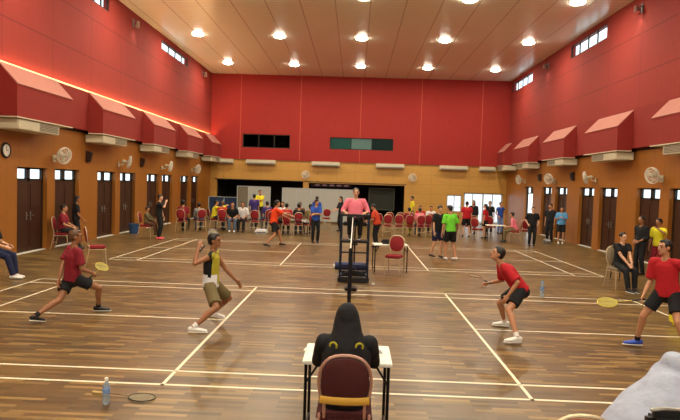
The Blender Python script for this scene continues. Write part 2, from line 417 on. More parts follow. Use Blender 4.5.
# rear glazed doors (daylight through frosted panes)
dn += 1
mb = MB()
for x in (6.9, 8.09, 9.27): mb.box((x, YB+.08, 0), (x+.08, YB+.16, 1.97))
mb.box((6.9, YB+.08, 1.9), (9.35, YB+.16, 1.97)); mb.box((6.9, YB+.08, 0), (9.35, YB+.16, .12)); mb.box((7.45, YB+.09, 0), (7.5, YB+.15, 1.97)); mb.box((8.7, YB+.09, 0), (8.75, YB+.15, 1.97))
fr = struct(mb.build('door_%d' % dn, mat('alu_frame', (180, 186, 190), .4), smooth=False))
for a, b in ((6.98, 7.45), (7.5, 8.09), (8.17, 8.7), (8.75, 9.27)): box('door_pane', (a, YB+.115, .12), (b, YB+.125, 1.9), M_FROST, fr)
struct(box('baseboard_left', (XL, YF, 0), (XL+.012, 2, .1), M_DARKFR)); struct(box('baseboard_right', (XR-.012, YF, 0), (XR, 2, .1), M_DARKFR))
# pale wood header and pilasters of the rear wall
struct(box('trim_1', (-8.95, YB-.03, 2.33), (3.25, YB, 2.37), M_DARKFR))

# projecting red boxes with sloping pale tops
def wall_box(X, d, a, b, z0=3.70, z1=4.50, z2=5.05):
    t = empty('sloped_wall_box', (X+.2*d, (a+b)/2, z0))
    xi, xo = 0, .5*d; h = (b-a)/2
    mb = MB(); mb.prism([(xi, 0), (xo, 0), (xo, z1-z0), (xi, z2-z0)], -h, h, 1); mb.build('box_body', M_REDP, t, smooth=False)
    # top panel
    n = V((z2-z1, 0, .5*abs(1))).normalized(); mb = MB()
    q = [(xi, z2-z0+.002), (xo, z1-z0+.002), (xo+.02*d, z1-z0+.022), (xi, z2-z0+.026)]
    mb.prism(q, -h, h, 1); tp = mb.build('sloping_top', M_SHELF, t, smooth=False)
    mb = MB(); a0, a1 = sorted((xi, xo+.01*d)); mb.box((a0, -h-.01, -.03), (a1, h+.01, 0)); mb.build('base_rim', M_CREAM, t, smooth=False)
    return t
LB = [(-6.55+4.95*k, -3.7+4.95*k) for k in range(2, 8)]; LB[-1] = (28.1, 30.45)
RB = [(3.7+5.05*k, 6.52+5.05*k) for k in range(0, 6)]; RB[-1] = (28.95, 30.45)
ordn = ['nearest', 'second', 'third', 'fourth', 'fifth', 'sixth']
def ac_under(X, d, a, n):
    t = empty('air_conditioner', (X, a, 3.37))
    o0, o1 = sorted((.04*d, .66*d)); L = 2.05
    mb = MB(); mb.box((o0, 0, .02), (o1, L, .29)); mb.build('casing', M_CREAM, t, smooth=False, bevel=.02)
    mb = MB(); f = .66*d
    for k in range(5):
        z = .07+k*.042; g0, g1 = sorted((f-.004*d, f+.012*d)); mb.box((g0, 1.0, z), (g1, L-.08, z+.02))
    mb.build('louvre_grille', mat('louvre_grey', (108, 100, 86), .5), t, smooth=False)
    return t
for L, X, d, sd in ((LB, XL, 1, 'left'), (RB, XR, -1, 'right')):
    vis = [x for x in L if x[1] > 8.2]
    for a, b in L:
        t = wall_box(X, d, a, b); u = ac_under(X, d, min(a+.12, YB-.22-2.05), 0)
        if (a, b) in vis:
            o = ordn[vis.index((a, b))]
            w = {'nearest': 'nearest the camera', 'fifth': 'at the far corner'}.get(o, o+' from the camera')
            tag(t, 'red box with sloping pink top on the %s wall, %s' % (sd, w), 'wall box', 'sloping boxes along the %s wall' % sd)
            tag(u, 'cream air conditioner under the red box on the %s wall, %s' % (sd, w), 'air conditioner', 'air conditioners along the %s wall' % sd)
        else:
            tag(t, 'red box with sloping top on the %s wall, level with or behind the camera' % sd, 'wall box', 'sloping boxes behind the camera, %s' % sd)
            tag(u, 'cream air conditioner on the %s wall, level with or behind the camera' % sd, 'air conditioner', 'air conditioners behind the camera, %s' % sd)
for x0, x1, w in ((-8.95, -7.75, 'in the left corner'), (-6.93, -5.07, 'under the dark window'), (-2.78, -1.0, 'left of the teal window'), (1.28, 3.06, 'under the right end of the teal window'), (5.26, 7.03, 'above the whiteboard'), (7.75, 8.75, 'in the right corner')):
    t = empty('air_conditioner', (x0, YB, 3.36), 0, 'long white air conditioner on the back wall, '+w, 'air conditioner', 'air conditioners on the back wall')
    MB().box((0, -.32, 0), (x1-x0, 0, .27)).build('casing', M_CREAM, t, smooth=False, bevel=.03)
    MB().box((.08, -.33, .03), (x1-x0-.08, -.315, .08)).build('air_slot', M_GREY, t, smooth=False)

# ceiling lights
LX = (-7.5, -3.7, .1, 3.9, 7.72); LY = (-9.5, -3.4, 2.75, 8.85, 14.95, 20.8, 27.1)
lampd = bpy.data.lights.new('recessed_lamp', 'AREA'); lampd.shape = 'DISK'; lampd.size = .4; lampd.energy = LAMP_W; lampd.color = (1.0, .94, .74); 
rows = {27.1: 'last row by the back wall', 20.8: 'second row from the back wall', 14.95: 'third row from the back wall'}
cols = ('at the left end', 'second from left', 'in the middle', 'second from right', 'at the right end')
ring = MB().lathe([(.19, -.01), (.25, -.01), (.25, .002), (.19, .002)], n=28); bm_ = ring
proto = empty('ceiling_light')
mb = MB(); mb.lathe([(.31, 0), (.31, -.012), (.28, -.02), (.262, -.01), (.262, 0)], n=32); mb.build('rim', M_RIM, proto)
mb = MB(); mb.lathe([(.262, -.004), (.258, -.03), (.24, -.06), (.18, -.08), (.1, -.088), (.02, -.09)], n=28); mb.build('lens', M_LAMP, proto)
bm_.b.free()
for y in LY:
    for i, x in enumerate(LX):
        lab = 'round recessed ceiling light, %s of the %s' % (cols[i], rows[y]) if y in rows else 'round recessed ceiling light %s of the row %s' % (cols[i], {8.85: 'over the umpire chair', 2.75: 'over the near court', -3.4: 'just ahead of the camera', -9.5: 'behind the camera'}[y])
        t = dup(proto, (x, y, H), 0, lab, 'ceiling light', 'recessed ceiling lights' if y in rows else 'recessed ceiling lights out of view')
        l = bpy.data.objects.new('lamp', lampd); COL.objects.link(l); l.location = (0, 0, -.1); l.parent = t

# small wall spotlights just below the ceiling
def spot(X, d, y, lab):
    t = empty('wall_spotlight', (X, y, 8.5), 0, lab, 'spotlight', 'spotlights high on the side walls')
    MB().box((-.02, -.06, -.12), (.02, .06, .2)).build('wall_plate', M_GREY, t, smooth=False)
    MB().loft([(0, 0, .1), (.16*d, 0, .1)], [.02], n=8).build('arm', M_GREY, t)
    MB().lathe([(.05, -.12), (.09, .1), (.1, .14), (.02, .15)], (.2*d, 0, 0), 14, Matrix.Rotation(R(160), 3, 'X')).build('lamp_head', M_STEEL, t)
    MB().box((.12*d-.02, .12, -.1), (.12*d+.06, .26, .1)).build('ballast', M_BLACK, t, smooth=False, bevel=.01)
    ld = bpy.data.lights.new('spot', 'SPOT'); ld.energy = 45; ld.spot_size = R(75); ld.spot_blend = .35; ld.color = (1, .86, .7); ld.shadow_soft_size = .06
    l = bpy.data.objects.new('lamp', ld); COL.objects.link(l); l.parent = t; l.location = (.26*d, 0, -.12)
    l.rotation_euler = V((-.42*d, 0, -1)).to_track_quat('-Z', 'Y').to_euler()
spot(XL, 1, 17.5, 'small spotlight on the left wall, left of the long high window')
spot(XL, 1, 28.2, 'small spotlight on the left wall near the back corner')
spot(XR, -1, 14.0, 'small spotlight on the right wall at the top edge of the photo')
spot(XR, -1, 23.5, 'small spotlight between the two high windows on the right wall')

# wall fans
def make_fan():
    t = empty('wall_fan')          # wall plane at local x=0, blows along +x
    MB().box((0, -.07, -.2), (.05, .07, .02)).build('wall_bracket', M_CREAM, t, smooth=False, bevel=.01)
    MB().loft([(.04, 0, -.1), (.16, 0, -.12), (.24, 0, -.02)], [.025, .022, .025], n=10).build('arm', M_CREAM, t)
    MB().loft([(.2, 0, .03), (.34, 0, .0)], [.07, .055], n=14).build('motor', M_CREAM, t)
    Rm = Matrix.Rotation(R(12), 3, 'Y') @ Matrix.Rotation(R(90), 3, 'Y')
    c = V((.42, 0, 0)); mb = MB()
    for r, z in ((.25, 0), (.245, .035), (.245, -.035), (.17, .06), (.09, .075), (.17, -.05)):
        mb.loft([c+Rm@V((r*math.cos(a), r*math.sin(a), z)) for a in [2*math.pi*k/24 for k in range(24)]], [.006 if r < .24 else .01], n=5, closed=True)
    for k in range(16):
        a = 2*math.pi*k/16
        for sg in (1, -.8):
            mb.loft([c+Rm@V((r*math.cos(a), r*math.sin(a), z*sg)) for r, z in ((.05, .08), (.15, .065), (.25, .01))], [.004], n=4, round_caps=False)
    mb.build('cage', M_STEEL if False else M_WHITE, t)
    for k in range(3):
        a = 2*math.pi*k/3; mb = MB(); e = V((math.cos(a), math.sin(a), 0)); f = V((-math.sin(a), math.cos(a), .35)).normalized()
        pts = [c+Rm@(e*.04), c+Rm@(e*.12), c+Rm@(e*.2)]
        mb.loft(pts, [(.03, .004), (.065, .004), (.055, .004)], side=Rm@f, n=8); mb.build('blade', M_CREAM, t)
    MB().loft([c+Rm@V((0, 0, -.04)), c+Rm@V((0, 0, .06))], [.04, .03], n=12).build('hub', M_CREAM, t)
    return t
fan = make_fan()
for i, y in enumerate((11.4, 16.2, 21.3, 26.3)):
    dup(fan, (XL, y, 2.84), (-18, 24, 8, -15)[i], 'white wall fan on the left wall, %s from the camera' % ordn[i].replace('nearest', 'first'), 'fan', 'wall fans of the left wall')
for i, y in enumerate((12.1, 17.0, 21.8, 26.6)):
    dup(fan, (XR, y, 2.82), 180+(20, -30, 28, 10)[i], 'white wall fan on the right wall, %s from the camera' % ordn[i].replace('nearest', 'first'), 'fan', 'wall fans of the right wall')
dup(fan, (-3.13, YB, 2.78), -90, 'white wall fan on the back wall, left of the umpire', 'fan', 'wall fans of the back wall')
dup(fan, (3.59, YB, 2.80), -90, 'white wall fan on the back wall, right of the umpire', 'fan', 'wall fans of the back wall')
# clock
t = empty('wall_clock', (XL, 8.95, 2.86), 0, 'round black clock with white face on the left wall', 'clock')
Ry = Matrix.Rotation(R(90), 3, 'Y')
MB().lathe([(.2, 0), (.21, .03), (.19, .05), (.165, .05), (.165, 0)], n=28, M=Ry).build('clock_rim', M_BLACK, t)
MB().lathe([(.165, .015), (.165, .03)], n=28, M=Ry).build('clock_face', M_WHITE, t, smooth=False)
MB().box((.031, -.006, -.01), (.036, .006, .12)).build('minute_hand', M_BLACK, t, smooth=False)
MB().box((.031, -.01, -.008), (.036, .08, .008)).build('hour_hand', M_BLACK, t, smooth=False)
for X, d, y, w in ((XL, 1, 13.6, 'left wall between the first and second red boxes'), (XL, 1, 18.6, 'left wall below the gap after the second red box'), (XR, -1, 19.4, 'right wall between the second and third fans'), (XR, -1, 23.9, 'right wall beyond the third fan'), (XR, -1, 10.2, 'right wall at the edge of the photo')):
    t = empty('wall_speaker', (X, y, 2.72), 0, 'small dark speaker on the '+w, 'speaker')
    MB().prism([(0, 0), (.1*d, .02), (.17*d, .34), (0, .4)], -.11, .11, 1).build('speaker_case', mat('dark_brown_case', (52, 26, 16), .5), t, smooth=False, bevel=.01)
    MB().prism([(.104*d, .05), (.116*d, .05), (.176*d, .31), (.164*d, .31)], -.085, .085, 1).build('speaker_grille', M_BLACK, t, smooth=False)

# court lines
def court(x0, y0, name):
    mb = MB(); w = .04; t = .0025
    def L(xa, ya, xb, yb): mb.box((x0+xa, y0+ya, 0.0005), (x0+xb, y0+yb, t))
    for y in (0, .46, 5.60, 6.06): L(-6.7, y, 6.7, y+w)
    for x in (-6.7, -5.94, -2.02, 1.98, 5.90, 6.66): L(x, 0, x+w, 6.1)
    L(-6.7, 3.03, -1.98, 3.07); L(1.98, 3.03, 6.7, 3.07)
    return struct(mb.build(name, M_LINE, smooth=False))
court(0, 0, 'floor_court_lines'); court(.06, 9.34, 'floor_court_lines')

# nets
def net(x, y, lab):
    t = empty('badminton_net', (x, y, 0), 0, lab, 'net')
    for s, yy in ((-1, -.02), (1, 6.12)):
        MB().loft([(0, yy, .05), (0, yy, 1.55)], [.022, .02], n=12).build('post', M_METALB, t)
        MB().box((-.13, yy-.16, .003), (.13, yy+.16, .06)).build('post_base', M_METALB, t, smooth=False, bevel=.015)
    mb = MB(); n = 120
    for i in range(n+1):
        yy = i/n*6.1; mb.box((-.0011, yy-.0011, .79), (.0011, yy+.0011, 1.5))
    for j in range(16): z = .79+j*.0475; mb.box((-.0011, 0, z-.0011), (.0011, 6.1, z+.0011))
    mb.build('net_mesh', M_NET, t, smooth=False)
    MB().box((-.006, 0, 1.475), (.006, 6.1, 1.55)).build('top_tape', M_TAPE, t, smooth=False)
    return t
net(0, 0, 'badminton net seen edge on in front of the umpire'); net(.06, 9.34, 'badminton net of the far court behind the umpire')

# ================================================================ FURNITURE
def make_chair(uph, tube, name='banquet_chair', band=False):
    t = empty(name)                # faces +Y; back at -Y
    mb = MB(); mb.box((-.21, -.2, .41), (.21, .22, .48)); mb.build('seat', uph, t, smooth=True, bevel=.03)
    # backrest: padded arch, leaning back
    def outline(k, w=.2, z0=.53, z1=.92):
        pts = []; 
        for i in range(k):
            a = 2*math.pi*i/k; ex = .78; cx, cz = math.cos(a), math.sin(a)
            x = w*math.copysign(abs(cx)**ex, cx); z = (z0+z1)/2+(z1-z0)/2*math.copysign(abs(cz)**(ex if cz > 0 else .7), cz)
            if cz < 0: x *= .86+.14*(1+cz)
            pts.append((x, z))
        return pts
    lean = lambda z: -.19-(z-.45)*.16
    o1 = outline(26, .178, .545, .9)
    mb = MB(); F = []
    for off, k in ((-.022, .9), (-.012, 1), (.018, 1), (.03, .88)):
        F.append([mb.b.verts.new((x*k, lean(z)+off, .722+(z-.722)*k)) for x, z in o1])
    n = len(o1)
    for a, b in zip(F, F[1:]):
        for i in range(n): mb.b.faces.new((a[i], a[(i+1) % n], b[(i+1) % n], b[i]))
    mb.b.faces.new(F[0]); mb.b.faces.new(F[-1][::-1])
    bk = mb.build('backrest', uph, t)
    if band: 
        mb = MB(); W = .178
        pts = [(-W*1.0, .60), (-W*.5, .592), (0, .59), (W*.5, .592), (W*1.0, .60)]
        mb.loft([(x, lean(z)-.024, z) for x, z in pts], [(.006, .028)], side=(0, 1, 0), n=8); mb.build('gold_stripe', M_GOLD, bk)
    o2 = [(x, z) for x, z in outline(30, .192, .5, .925)]
    arch = [p for p in o2 if p[1] > .56]; arch = sorted([p for p in arch], key=lambda p: math.atan2(p[1]-.7, p[0]) if p[1] > .7 or p[0] > 0 else math.atan2(p[1]-.7, p[0])+2*math.pi)
    path = [(arch[0][0], .46)]+arch+[(arch[-1][0], .46)]
    MB().loft([(x, lean(z), z) for x, z in path], [.0125], n=8).build('back_frame', tube, t)
    for sx in (-1, 1):
        MB().loft([(sx*.185, .19, .42), (sx*.2, .23, .012)], [.0125, .011], n=8).build('leg', tube, t)
        MB().loft([(sx*.185, -.18, .47), (sx*.19, -.2, .3), (sx*.205, -.27, .012)], [.0125, .0125, .011], n=8).build('leg', tube, t)
    mb = MB()
    for sx in (-1, 1): mb.loft([(sx*.19, -.19, .4), (sx*.19, .2, .4)], [.01], n=6)
    mb.b.free(); MB().loft([(-.19, -.19, .4), (-.19, .2, .4), (.19, .2, .4), (.19, -.19, .4)], [.01], n=6, closed=True).build('seat_frame', tube, t)
    MB().loft([(-.195, -.22, .2), (.195, -.22, .2)], [.008], n=6).build('stretcher', tube, t)
    return t
CH = make_chair(M_UPH, M_GOLDFR)
CH['_used'] = 0
def chair(x, y, rz, lab, group='red banquet chairs of the spectators'): return dup(CH, (x, y, 0), rz, lab, 'chair', group)

def make_table(name, x, y, w, dth, h, lab, topm=M_WHITE, legm=M_METALB, rz=0):
    t = empty(name, (x, y, 0), rz, lab, 'table')
    MB().box((-w/2, -dth/2, h-.03), (w/2, dth/2, h)).build('tabletop', topm, t, smooth=False, bevel=.006)
    for sx in (-1, 1):
        for sy in (-1, 1):
            MB().loft([(sx*(w/2-.03), sy*(dth/2-.04), h-.03), (sx*(w/2-.03), sy*(dth/2-.04), .012)], [.014], n=8).build('leg', legm, t)
        MB().loft([(sx*(w/2-.03), -dth/2+.04, .1), (sx*(w/2-.03), dth/2-.04, .1)], [.01], n=8).build('leg_brace', legm, t)
        MB().loft([(sx*(w/2-.03), -dth/2+.04, h-.2), (sx*(w/2-.13), -dth/2+.04, h-.04)], [.009], n=8).build('leg_brace', legm, t)
    return t

# ================================================================ PEOPLE
BAKE = []   # (object, post function)
def remesh(mb, name, m, parent, vox, smooth_it=4, post=None):
    o = mb.build(name, m, parent, smooth=False)
    r = o.modifiers.new('r', 'REMESH'); r.mode = 'VOXEL'; r.voxel_size = vox; r.use_smooth_shade = True
    if smooth_it:
        s_ = o.modifiers.new('s', 'SMOOTH'); s_.factor = .5; s_.iterations = smooth_it
    BAKE.append((o, post)); return o
def bake_all():
    dg = bpy.context.evaluated_depsgraph_get(); dg.update()
    for o, post in BAKE:
        ms = list(o.data.materials)
        me = bpy.data.meshes.new_from_object(o.evaluated_get(dg), depsgraph=dg)
        me.name = o.name
        me.materials.clear()
        for m in ms: me.materials.append(m)
        o.modifiers.clear(); old = o.data; o.data = me; bpy.data.meshes.remove(old)
        if post: post(me)
        for p in me.polygons: p.use_smooth = True
def wrinkle(amp=.004, f=9):
    def g(me):
        nn = [v.normal.copy() for v in me.vertices]
        for v, n in zip(me.vertices, nn):
            q = V((v.co.x*f, v.co.y*f, v.co.z*f*.6)); v.co += n*(noise.noise(q)*amp*1.6+noise.noise(q*2.3)*amp*.7)
    return g
def ik(a, c, l1, l2, pole):
    a, c = V(a), V(c); d = c-a; L = d.length; mx = (l1+l2)*.995
    if L > mx: c = a+d*(mx/L); d = c-a; L = mx
    if L < abs(l1-l2)+.02: L = abs(l1-l2)+.02
    k = (l1*l1-l2*l2+L*L)/(2*L); h = math.sqrt(max(l1*l1-k*k, 0)); u = d.normalized()
    p = V(pole); p = p-u*p.dot(u)
    if p.length < 1e-5: p = V((0, 1, 0))-u*u.y
    return a+u*k+p.normalized()*h, c

veil = None
def person(label, loc, rz, H=1.70, pel=None, lean=(0, 2), feet=None, hands=None, toes=((.12, 1, 0), (-.12, 1, 0)), kpole=((-.1, 1, .3), (.1, 1, .3)),
           epole=((-.5, -1, -.5), (.5, -1, -.5)), look=(0, 0), twist=0, skin='a', shirt='red', sleeve=.55, bottom='black', blen=.55, shoe=M_SHB,
           hair='short', hairm=None, fine=0, build=1.0, group=None, curl=.6, socks=None, shirt_mats=None, shirt_post=None, hem=.10, extra=None, name='person', fat=1.0, scarfm=None):
    """left is index 0 (local -X), right index 1; faces local +Y. lean=(sideways deg to +X, forward deg)."""
    s = H/1.72
    t = empty(name, (loc[0], loc[1], loc[2] if len(loc) > 2 else 0), rz, label, 'person', group)
    S_ = lambda *a: V(a)*s
    pel = V(pel) if pel is not None else S_(0, 0, .955)
    ls, lf = R(lean[0]), R(lean[1])
    up = V((math.sin(ls), math.sin(lf)*math.cos(ls), math.cos(lf)*math.cos(ls))).normalized()
    tw = Matrix.Rotation(R(twist), 3, 'Z'); side = tw @ V((1, 0, 0)); side = (side-up*side.dot(up)).normalized(); fw = up.cross(side)
    hs = V((1, 0, 0)); hs = (tw.lerp(Matrix.Identity(3), .5)) @ hs; hs.normalize()
    neck = pel+up*.50*s+fw*.0; chest = pel+up*.34*s-fw*.012*s; waist = pel+up*.16*s-fw*.005*s
    # head frame
    hm = Matrix.Rotation(R(twist+look[0]), 3, 'Z') @ Matrix.Rotation(R(look[1]), 3, 'X')
    neckdir = (up*.6+V((0, 0, .4))).normalized()
    head = neck+neckdir*.125*s+hm@V((0, .02, .03))*s
    sh = [neck-up*.065*s+side*(.175*s*k*build) for k in (-1, 1)]
    hip = [pel-V((0, 0, .03))*s+hs*(.09*s*k) for k in (-1, 1)]
    feet = [V(f) for f in feet] if feet else [S_(-.1, 0, .08), S_(.1, 0, .08)]
    hands = [V(h) for h in hands] if hands else [S_(-.24, .04, .80), S_(.24, .04, .80)]
    kn, an, el, wr = [], [], [], []
    for i in (0, 1):
        k, a = ik(hip[i], feet[i], .43*s, .43*s, kpole[i]); kn.append(k); an.append(a)
        e, w = ik(sh[i], hands[i], .285*s, .255*s, epole[i]); el.append(e); wr.append(w)
    vox = .0085 if fine == 2 else (.0115 if fine else .0165)
    # ---- body
    b = MB(); q = build*fat
    b.loft([pel-up*.04*s, pel+up*.04*s, waist, chest, neck-up*.085*s, neck-up*.035*s], [(.15*s*q, .1*s*fat), (.155*s*q, .105*s*fat), (.132*s*q, .092*s*fat), (.15*s*q, .107*s), (.14*s*build, .085*s), (.085*s, .06*s)], side=side, n=16)
    b.loft([neck-up*.06*s, neck+up*.01*s, head-hm@V((0, .012, .05))*s], [.062*s, .052*s, .05*s], n=12)
    Mh = hm
    b.ell(head+hm@V((0, -.008, .03))*s, (.074*s, .092*s, .088*s), Mh, 16, 12)
    b.ell(head+hm@V((0, .016, -.045))*s, (.056*s, .066*s, .066*s), Mh, 14, 10)
    b.ell(head+hm@V((0, .03, -.002))*s, (.058*s, .056*s, .06*s), Mh, 14, 10)
    b.loft([head+hm@V((0, .082, .012))*s, head+hm@V((0, .098, -.022))*s], [.011*s, .016*s], n=8)
    b.ell(head+hm@V((0, .074, .03))*s, (.05*s, .02*s, .012*s), Mh, 10, 6)
    b.ell(head+hm@V((0, .078, -.055))*s, (.024*s, .014*s, .014*s), Mh, 8, 6)
    b.ell(head+hm@V((0, .068, -.09))*s, (.024*s, .02*s, .018*s), Mh, 8, 6)
    for k in (-1, 1): b.ell(head+hm@V((k*.077, -.005, -.005))*s, (.011*s, .021*s, .033*s), Mh, 8, 6)
    for i, k in ((0, -1), (1, 1)):
        b.loft([neck-up*.055*s+side*(.06*s*k), sh[i]+up*.005*s], [.05*s, .052*s], n=10)
        m1 = sh[i].lerp(el[i], .45); f1 = el[i].lerp(wr[i], .3)
        b.loft([sh[i], m1, el[i]], [.052*s*fat, .044*s*fat, .036*s], n=12)
        b.loft([el[i], f1, wr[i]], [.036*s, .037*s, .025*s], n=12)
        # hand
        d = (wr[i]-el[i]).normalized(); pn = V((-k*.8, 0, -.6)); pn = (pn-d*pn.dot(d)); pn = pn.normalized() if pn.length > .1 else V((0, 0, 1)); ax = d.cross(pn)
        if ax.y < 0: ax = -ax
        hl = .095*s; P0 = wr[i]; P1 = wr[i]+d*hl
        b.loft([P0, P0+d*hl*.45, P1], [(.026*s, .018*s), (.038*s, .016*s), (.04*s, .014*s)], side=ax, n=12)
        fr = .0095*s if fine else .0115*s
        for j, (o_, L_) in enumerate(((.03, .074), (.0105, .084), (-.0095, .079), (-.029, .06))):
            c0 = P1+ax*o_*s-d*.015*s; cc = curl*(1+.12*j); p1 = c0+(d*math.cos(cc*.5)+pn*math.sin(cc*.5))*(L_*.5+.015)*s
            p2 = p1+(d*math.cos(cc*1.5)+pn*math.sin(cc*1.5))*L_*.3*s; p3 = p2+(d*math.cos(cc*2.3)+pn*math.sin(cc*2.3))*L_*.25*s
            b.loft([c0, p1, p2, p3], [fr, fr, fr*.92, fr*.8], n=8)
        c0 = P0+d*.028*s+ax*.024*s; p1 = c0+(ax*.8+d*.55+pn*.25).normalized()*.038*s; p2 = p1+(ax*.25+d*.8+pn*.5).normalized()*.034*s
        b.loft([c0, p1, p2], [fr*1.25, fr*1.1, fr*.9], n=8)
        # leg
        c1 = kn[i].lerp(an[i], .32)
        b.loft([hip[i], hip[i].lerp(kn[i], .5), kn[i]], [.085*s*fat, .07*s*fat, .052*s], n=14)
        ld = (an[i]-kn[i]).normalized(); bk_ = V((0, -1, 0)); bk_ = (bk_-ld*bk_.dot(ld))
        if bk_.length > 1e-3: bk_.normalize()
        b.loft([kn[i], c1+bk_*.01*s, kn[i].lerp(an[i], .7), an[i]], [.05*s, .054*s, .038*s, .034*s], n=12)
        td = V(toes[i]).normalized()
        b.loft([an[i]-td*.03*s-V((0, 0, .035))*s, an[i]+td*.07*s-V((0, 0, .042))*s, an[i]+td*.15*s-V((0, 0, .055))*s], [(.03*s, .03*s), (.036*s, .028*s), (.03*s, .016*s)], side=V((0, 0, 1)).cross(td), n=10)
        b.loft([an[i]+ld*-.02*s, an[i]-V((0, 0, .04))*s], [.034*s, .032*s], n=10)
    body = remesh(b, 'body', SK[skin], t, vox, 3)
    # ---- face
    if fine:
        for k in (-1, 1):
            e = MB().ell(head+hm@V((k*.03, .078, .012))*s, (.013*s, .009*s, .009*s), Mh, 10, 8).build('eye', M_WHITE if fine == 2 else M_EYE, t)
            if fine == 2: MB().ell(head+hm@V((k*.03, .085, .012))*s, (.006*s, .004*s, .007*s), Mh, 8, 6).build('pupil', M_EYE, e)
            MB().loft([head+hm@V((k*.016, .09, .034))*s, head+hm@V((k*.048, .078, .034))*s], [(.003, .005)], n=6).build('eyebrow', M_HAIR, t)
        MB().loft([head+hm@V((-.02, .087, -.056))*s, head+hm@V((0, .094, -.056))*s, head+hm@V((.02, .087, -.056))*s], [.005, .007, .005], n=6).build('mouth', M_LIP, t)
    # ---- hair / scarf
    hmx = hairm or M_HAIR
    def hnoise(me):
        for v in me.vertices: v.co += v.normal*(noise.noise(v.co*26)*.006)
    if hair == 'scarf':
        h = MB(); h.ell(head+hm@V((0, -.022, .012))*s, (.098*s, .108*s, .122*s), Mh, 18, 12)
        h.loft([head+hm@V((0, -.02, -.04))*s, neck+up*.02*s, neck-up*.08*s, neck-up*.17*s], [(.088*s, .09*s), (.098*s, .095*s), (.18*s, .12*s), (.19*s, .125*s)], side=side, n=18)
        if extra: extra(h, dict(head=head, neck=neck, up=up, side=side, fw=fw, s=s, pel=pel, sh=sh, kn=kn))
        remesh(h, 'headscarf', scarfm or C['black'], t, vox*1.1, 5, wrinkle(.012, 5) if extra is veil else wrinkle(.005, 7))
    elif hair:
        h = MB(); h.ell(head+hm@V((0, -.024, .04))*s, (.085*s, .096*s, .09*s), Mh, 16, 12)
        if hair in ('short', 'long', 'pony'):
            h.ell(head+hm@V((0, -.05, .0))*s, (.08*s, .06*s, .07*s), Mh, 14, 10)
            h.ell(head+hm@V((0, .03, .095))*s, (.05*s, .05*s, .028*s), Mh, 12, 8)
        if hair == 'long':
            h.loft([head+hm@V((0, -.05, .02))*s, head+hm@V((0, -.075, -.09))*s, head+hm@V((0, -.09, -.2))*s-fw*.01, neck-up*.2*s-fw*.12*s], [(.085*s, .05*s), (.085*s, .045*s), (.08*s, .035*s), (.05*s, .02*s)], side=side, n=14)
        if hair == 'pony':
            h.ell(head+hm@V((0, -.115, .05))*s, (.035*s, .03*s, .035*s), Mh, 10, 8)
            h.loft([head+hm@V((0, -.12, .04))*s, head+hm@V((0, -.16, -.02))*s, head+hm@V((0, -.15, -.12))*s], [.025*s, .03*s, .012*s], n=10)
        if hair == 'bun': h.ell(head+hm@V((0, -.11, .06))*s, (.045*s, .04*s, .045*s), Mh, 12, 8)
        remesh(h, 'hair', hmx, t, vox*1.05, 3, hnoise)
    # ---- shirt
    g = .016*s; sb = MB(); lo = pel-up*hem*s*.6
    sb.loft([lo, pel+up*.03*s, waist, chest, neck-up*.085*s, neck-up*.035*s], [(.165*s*q+g, .115*s*fat+g), (.16*s*q+g, .11*s*fat+g), (.14*s*q+g*1.2, .1*s*fat+g*1.2), (.152*s*q+g, .108*s+g), (.14*s*build+g, .085*s+g), (.078*s+g, .05*s+g)], side=side, n=20, round_caps=False)
    for i, k in ((0, -1), (1, 1)):
        sb.loft([neck-up*.05*s+side*(.05*s*k), sh[i]+up*.006*s], [.05*s+g*.6, .052*s+g*.8], n=12)
        if sleeve >= 1:
            we = el[i].lerp(wr[i], min(1, sleeve-1)*.96)
            sb.loft([sh[i], sh[i].lerp(el[i], .5), el[i]], [.054*s*fat+g, .048*s*fat+g, .042*s+g], n=12)
            sb.loft([el[i], we], [.042*s+g, .034*s+g*.8], n=12, round_caps=False)
        elif sleeve > 0:
            sb.loft([sh[i], sh[i].lerp(el[i], sleeve*.5), sh[i].lerp(el[i], sleeve)], [.054*s*fat+g, .052*s*fat+g*1.2, .05*s*fat+g*1.7], n=14, round_caps=False)
    wp = wrinkle(.0035 if fine else .002, 9)
    def post(me):
        wp(me)
        if shirt_post: shirt_post(me, dict(pel=pel, neck=neck, up=up, side=side, fw=fw, s=s, sh=sh))
    remesh(sb, 'shirt', shirt_mats or C[shirt], t, vox, 3, post)
    # ---- shorts / trousers
    pb = MB(); g2 = .017*s
    pb.loft([pel-up*.07*s, pel-up*.0*s, pel+up*.10*s], [(.14*s*q+g2, .095*s*fat+g2), (.155*s*q+g2*.6, .105*s*fat+g2*.6), (.142*s*q+g2*.4, .096*s*fat+g2*.4)], side=side, n=18)
    for i in (0, 1):
        if blen <= 1:
            e = hip[i].lerp(kn[i], blen); fl = .02*s if blen < .9 else .008*s
            pb.loft([hip[i]+V((0, 0, .02)), hip[i].lerp(kn[i], blen*.5), e], [.086*s*fat+g2*.5, .08*s*fat+g2, (.07-.012*blen)*s*fat+g2+fl], n=16, round_caps=False)
        else:
            e = kn[i].lerp(an[i], min(1, blen-1)*.98)
            pb.loft([hip[i]+V((0, 0, .02)), hip[i].lerp(kn[i], .5), kn[i]], [.086*s*fat+g2*.5, .072*s*fat+g2, .056*s+g2], n=14)
            pb.loft([kn[i], kn[i].lerp(an[i], .4), e], [.056*s+g2, .054*s+g2*.9, .046*s+g2*.7], n=14, round_caps=False)
    remesh(pb, 'shorts' if blen <= 1 else 'trousers', C[bottom], t, vox, 3, wrinkle(.003 if fine else .002, 8))
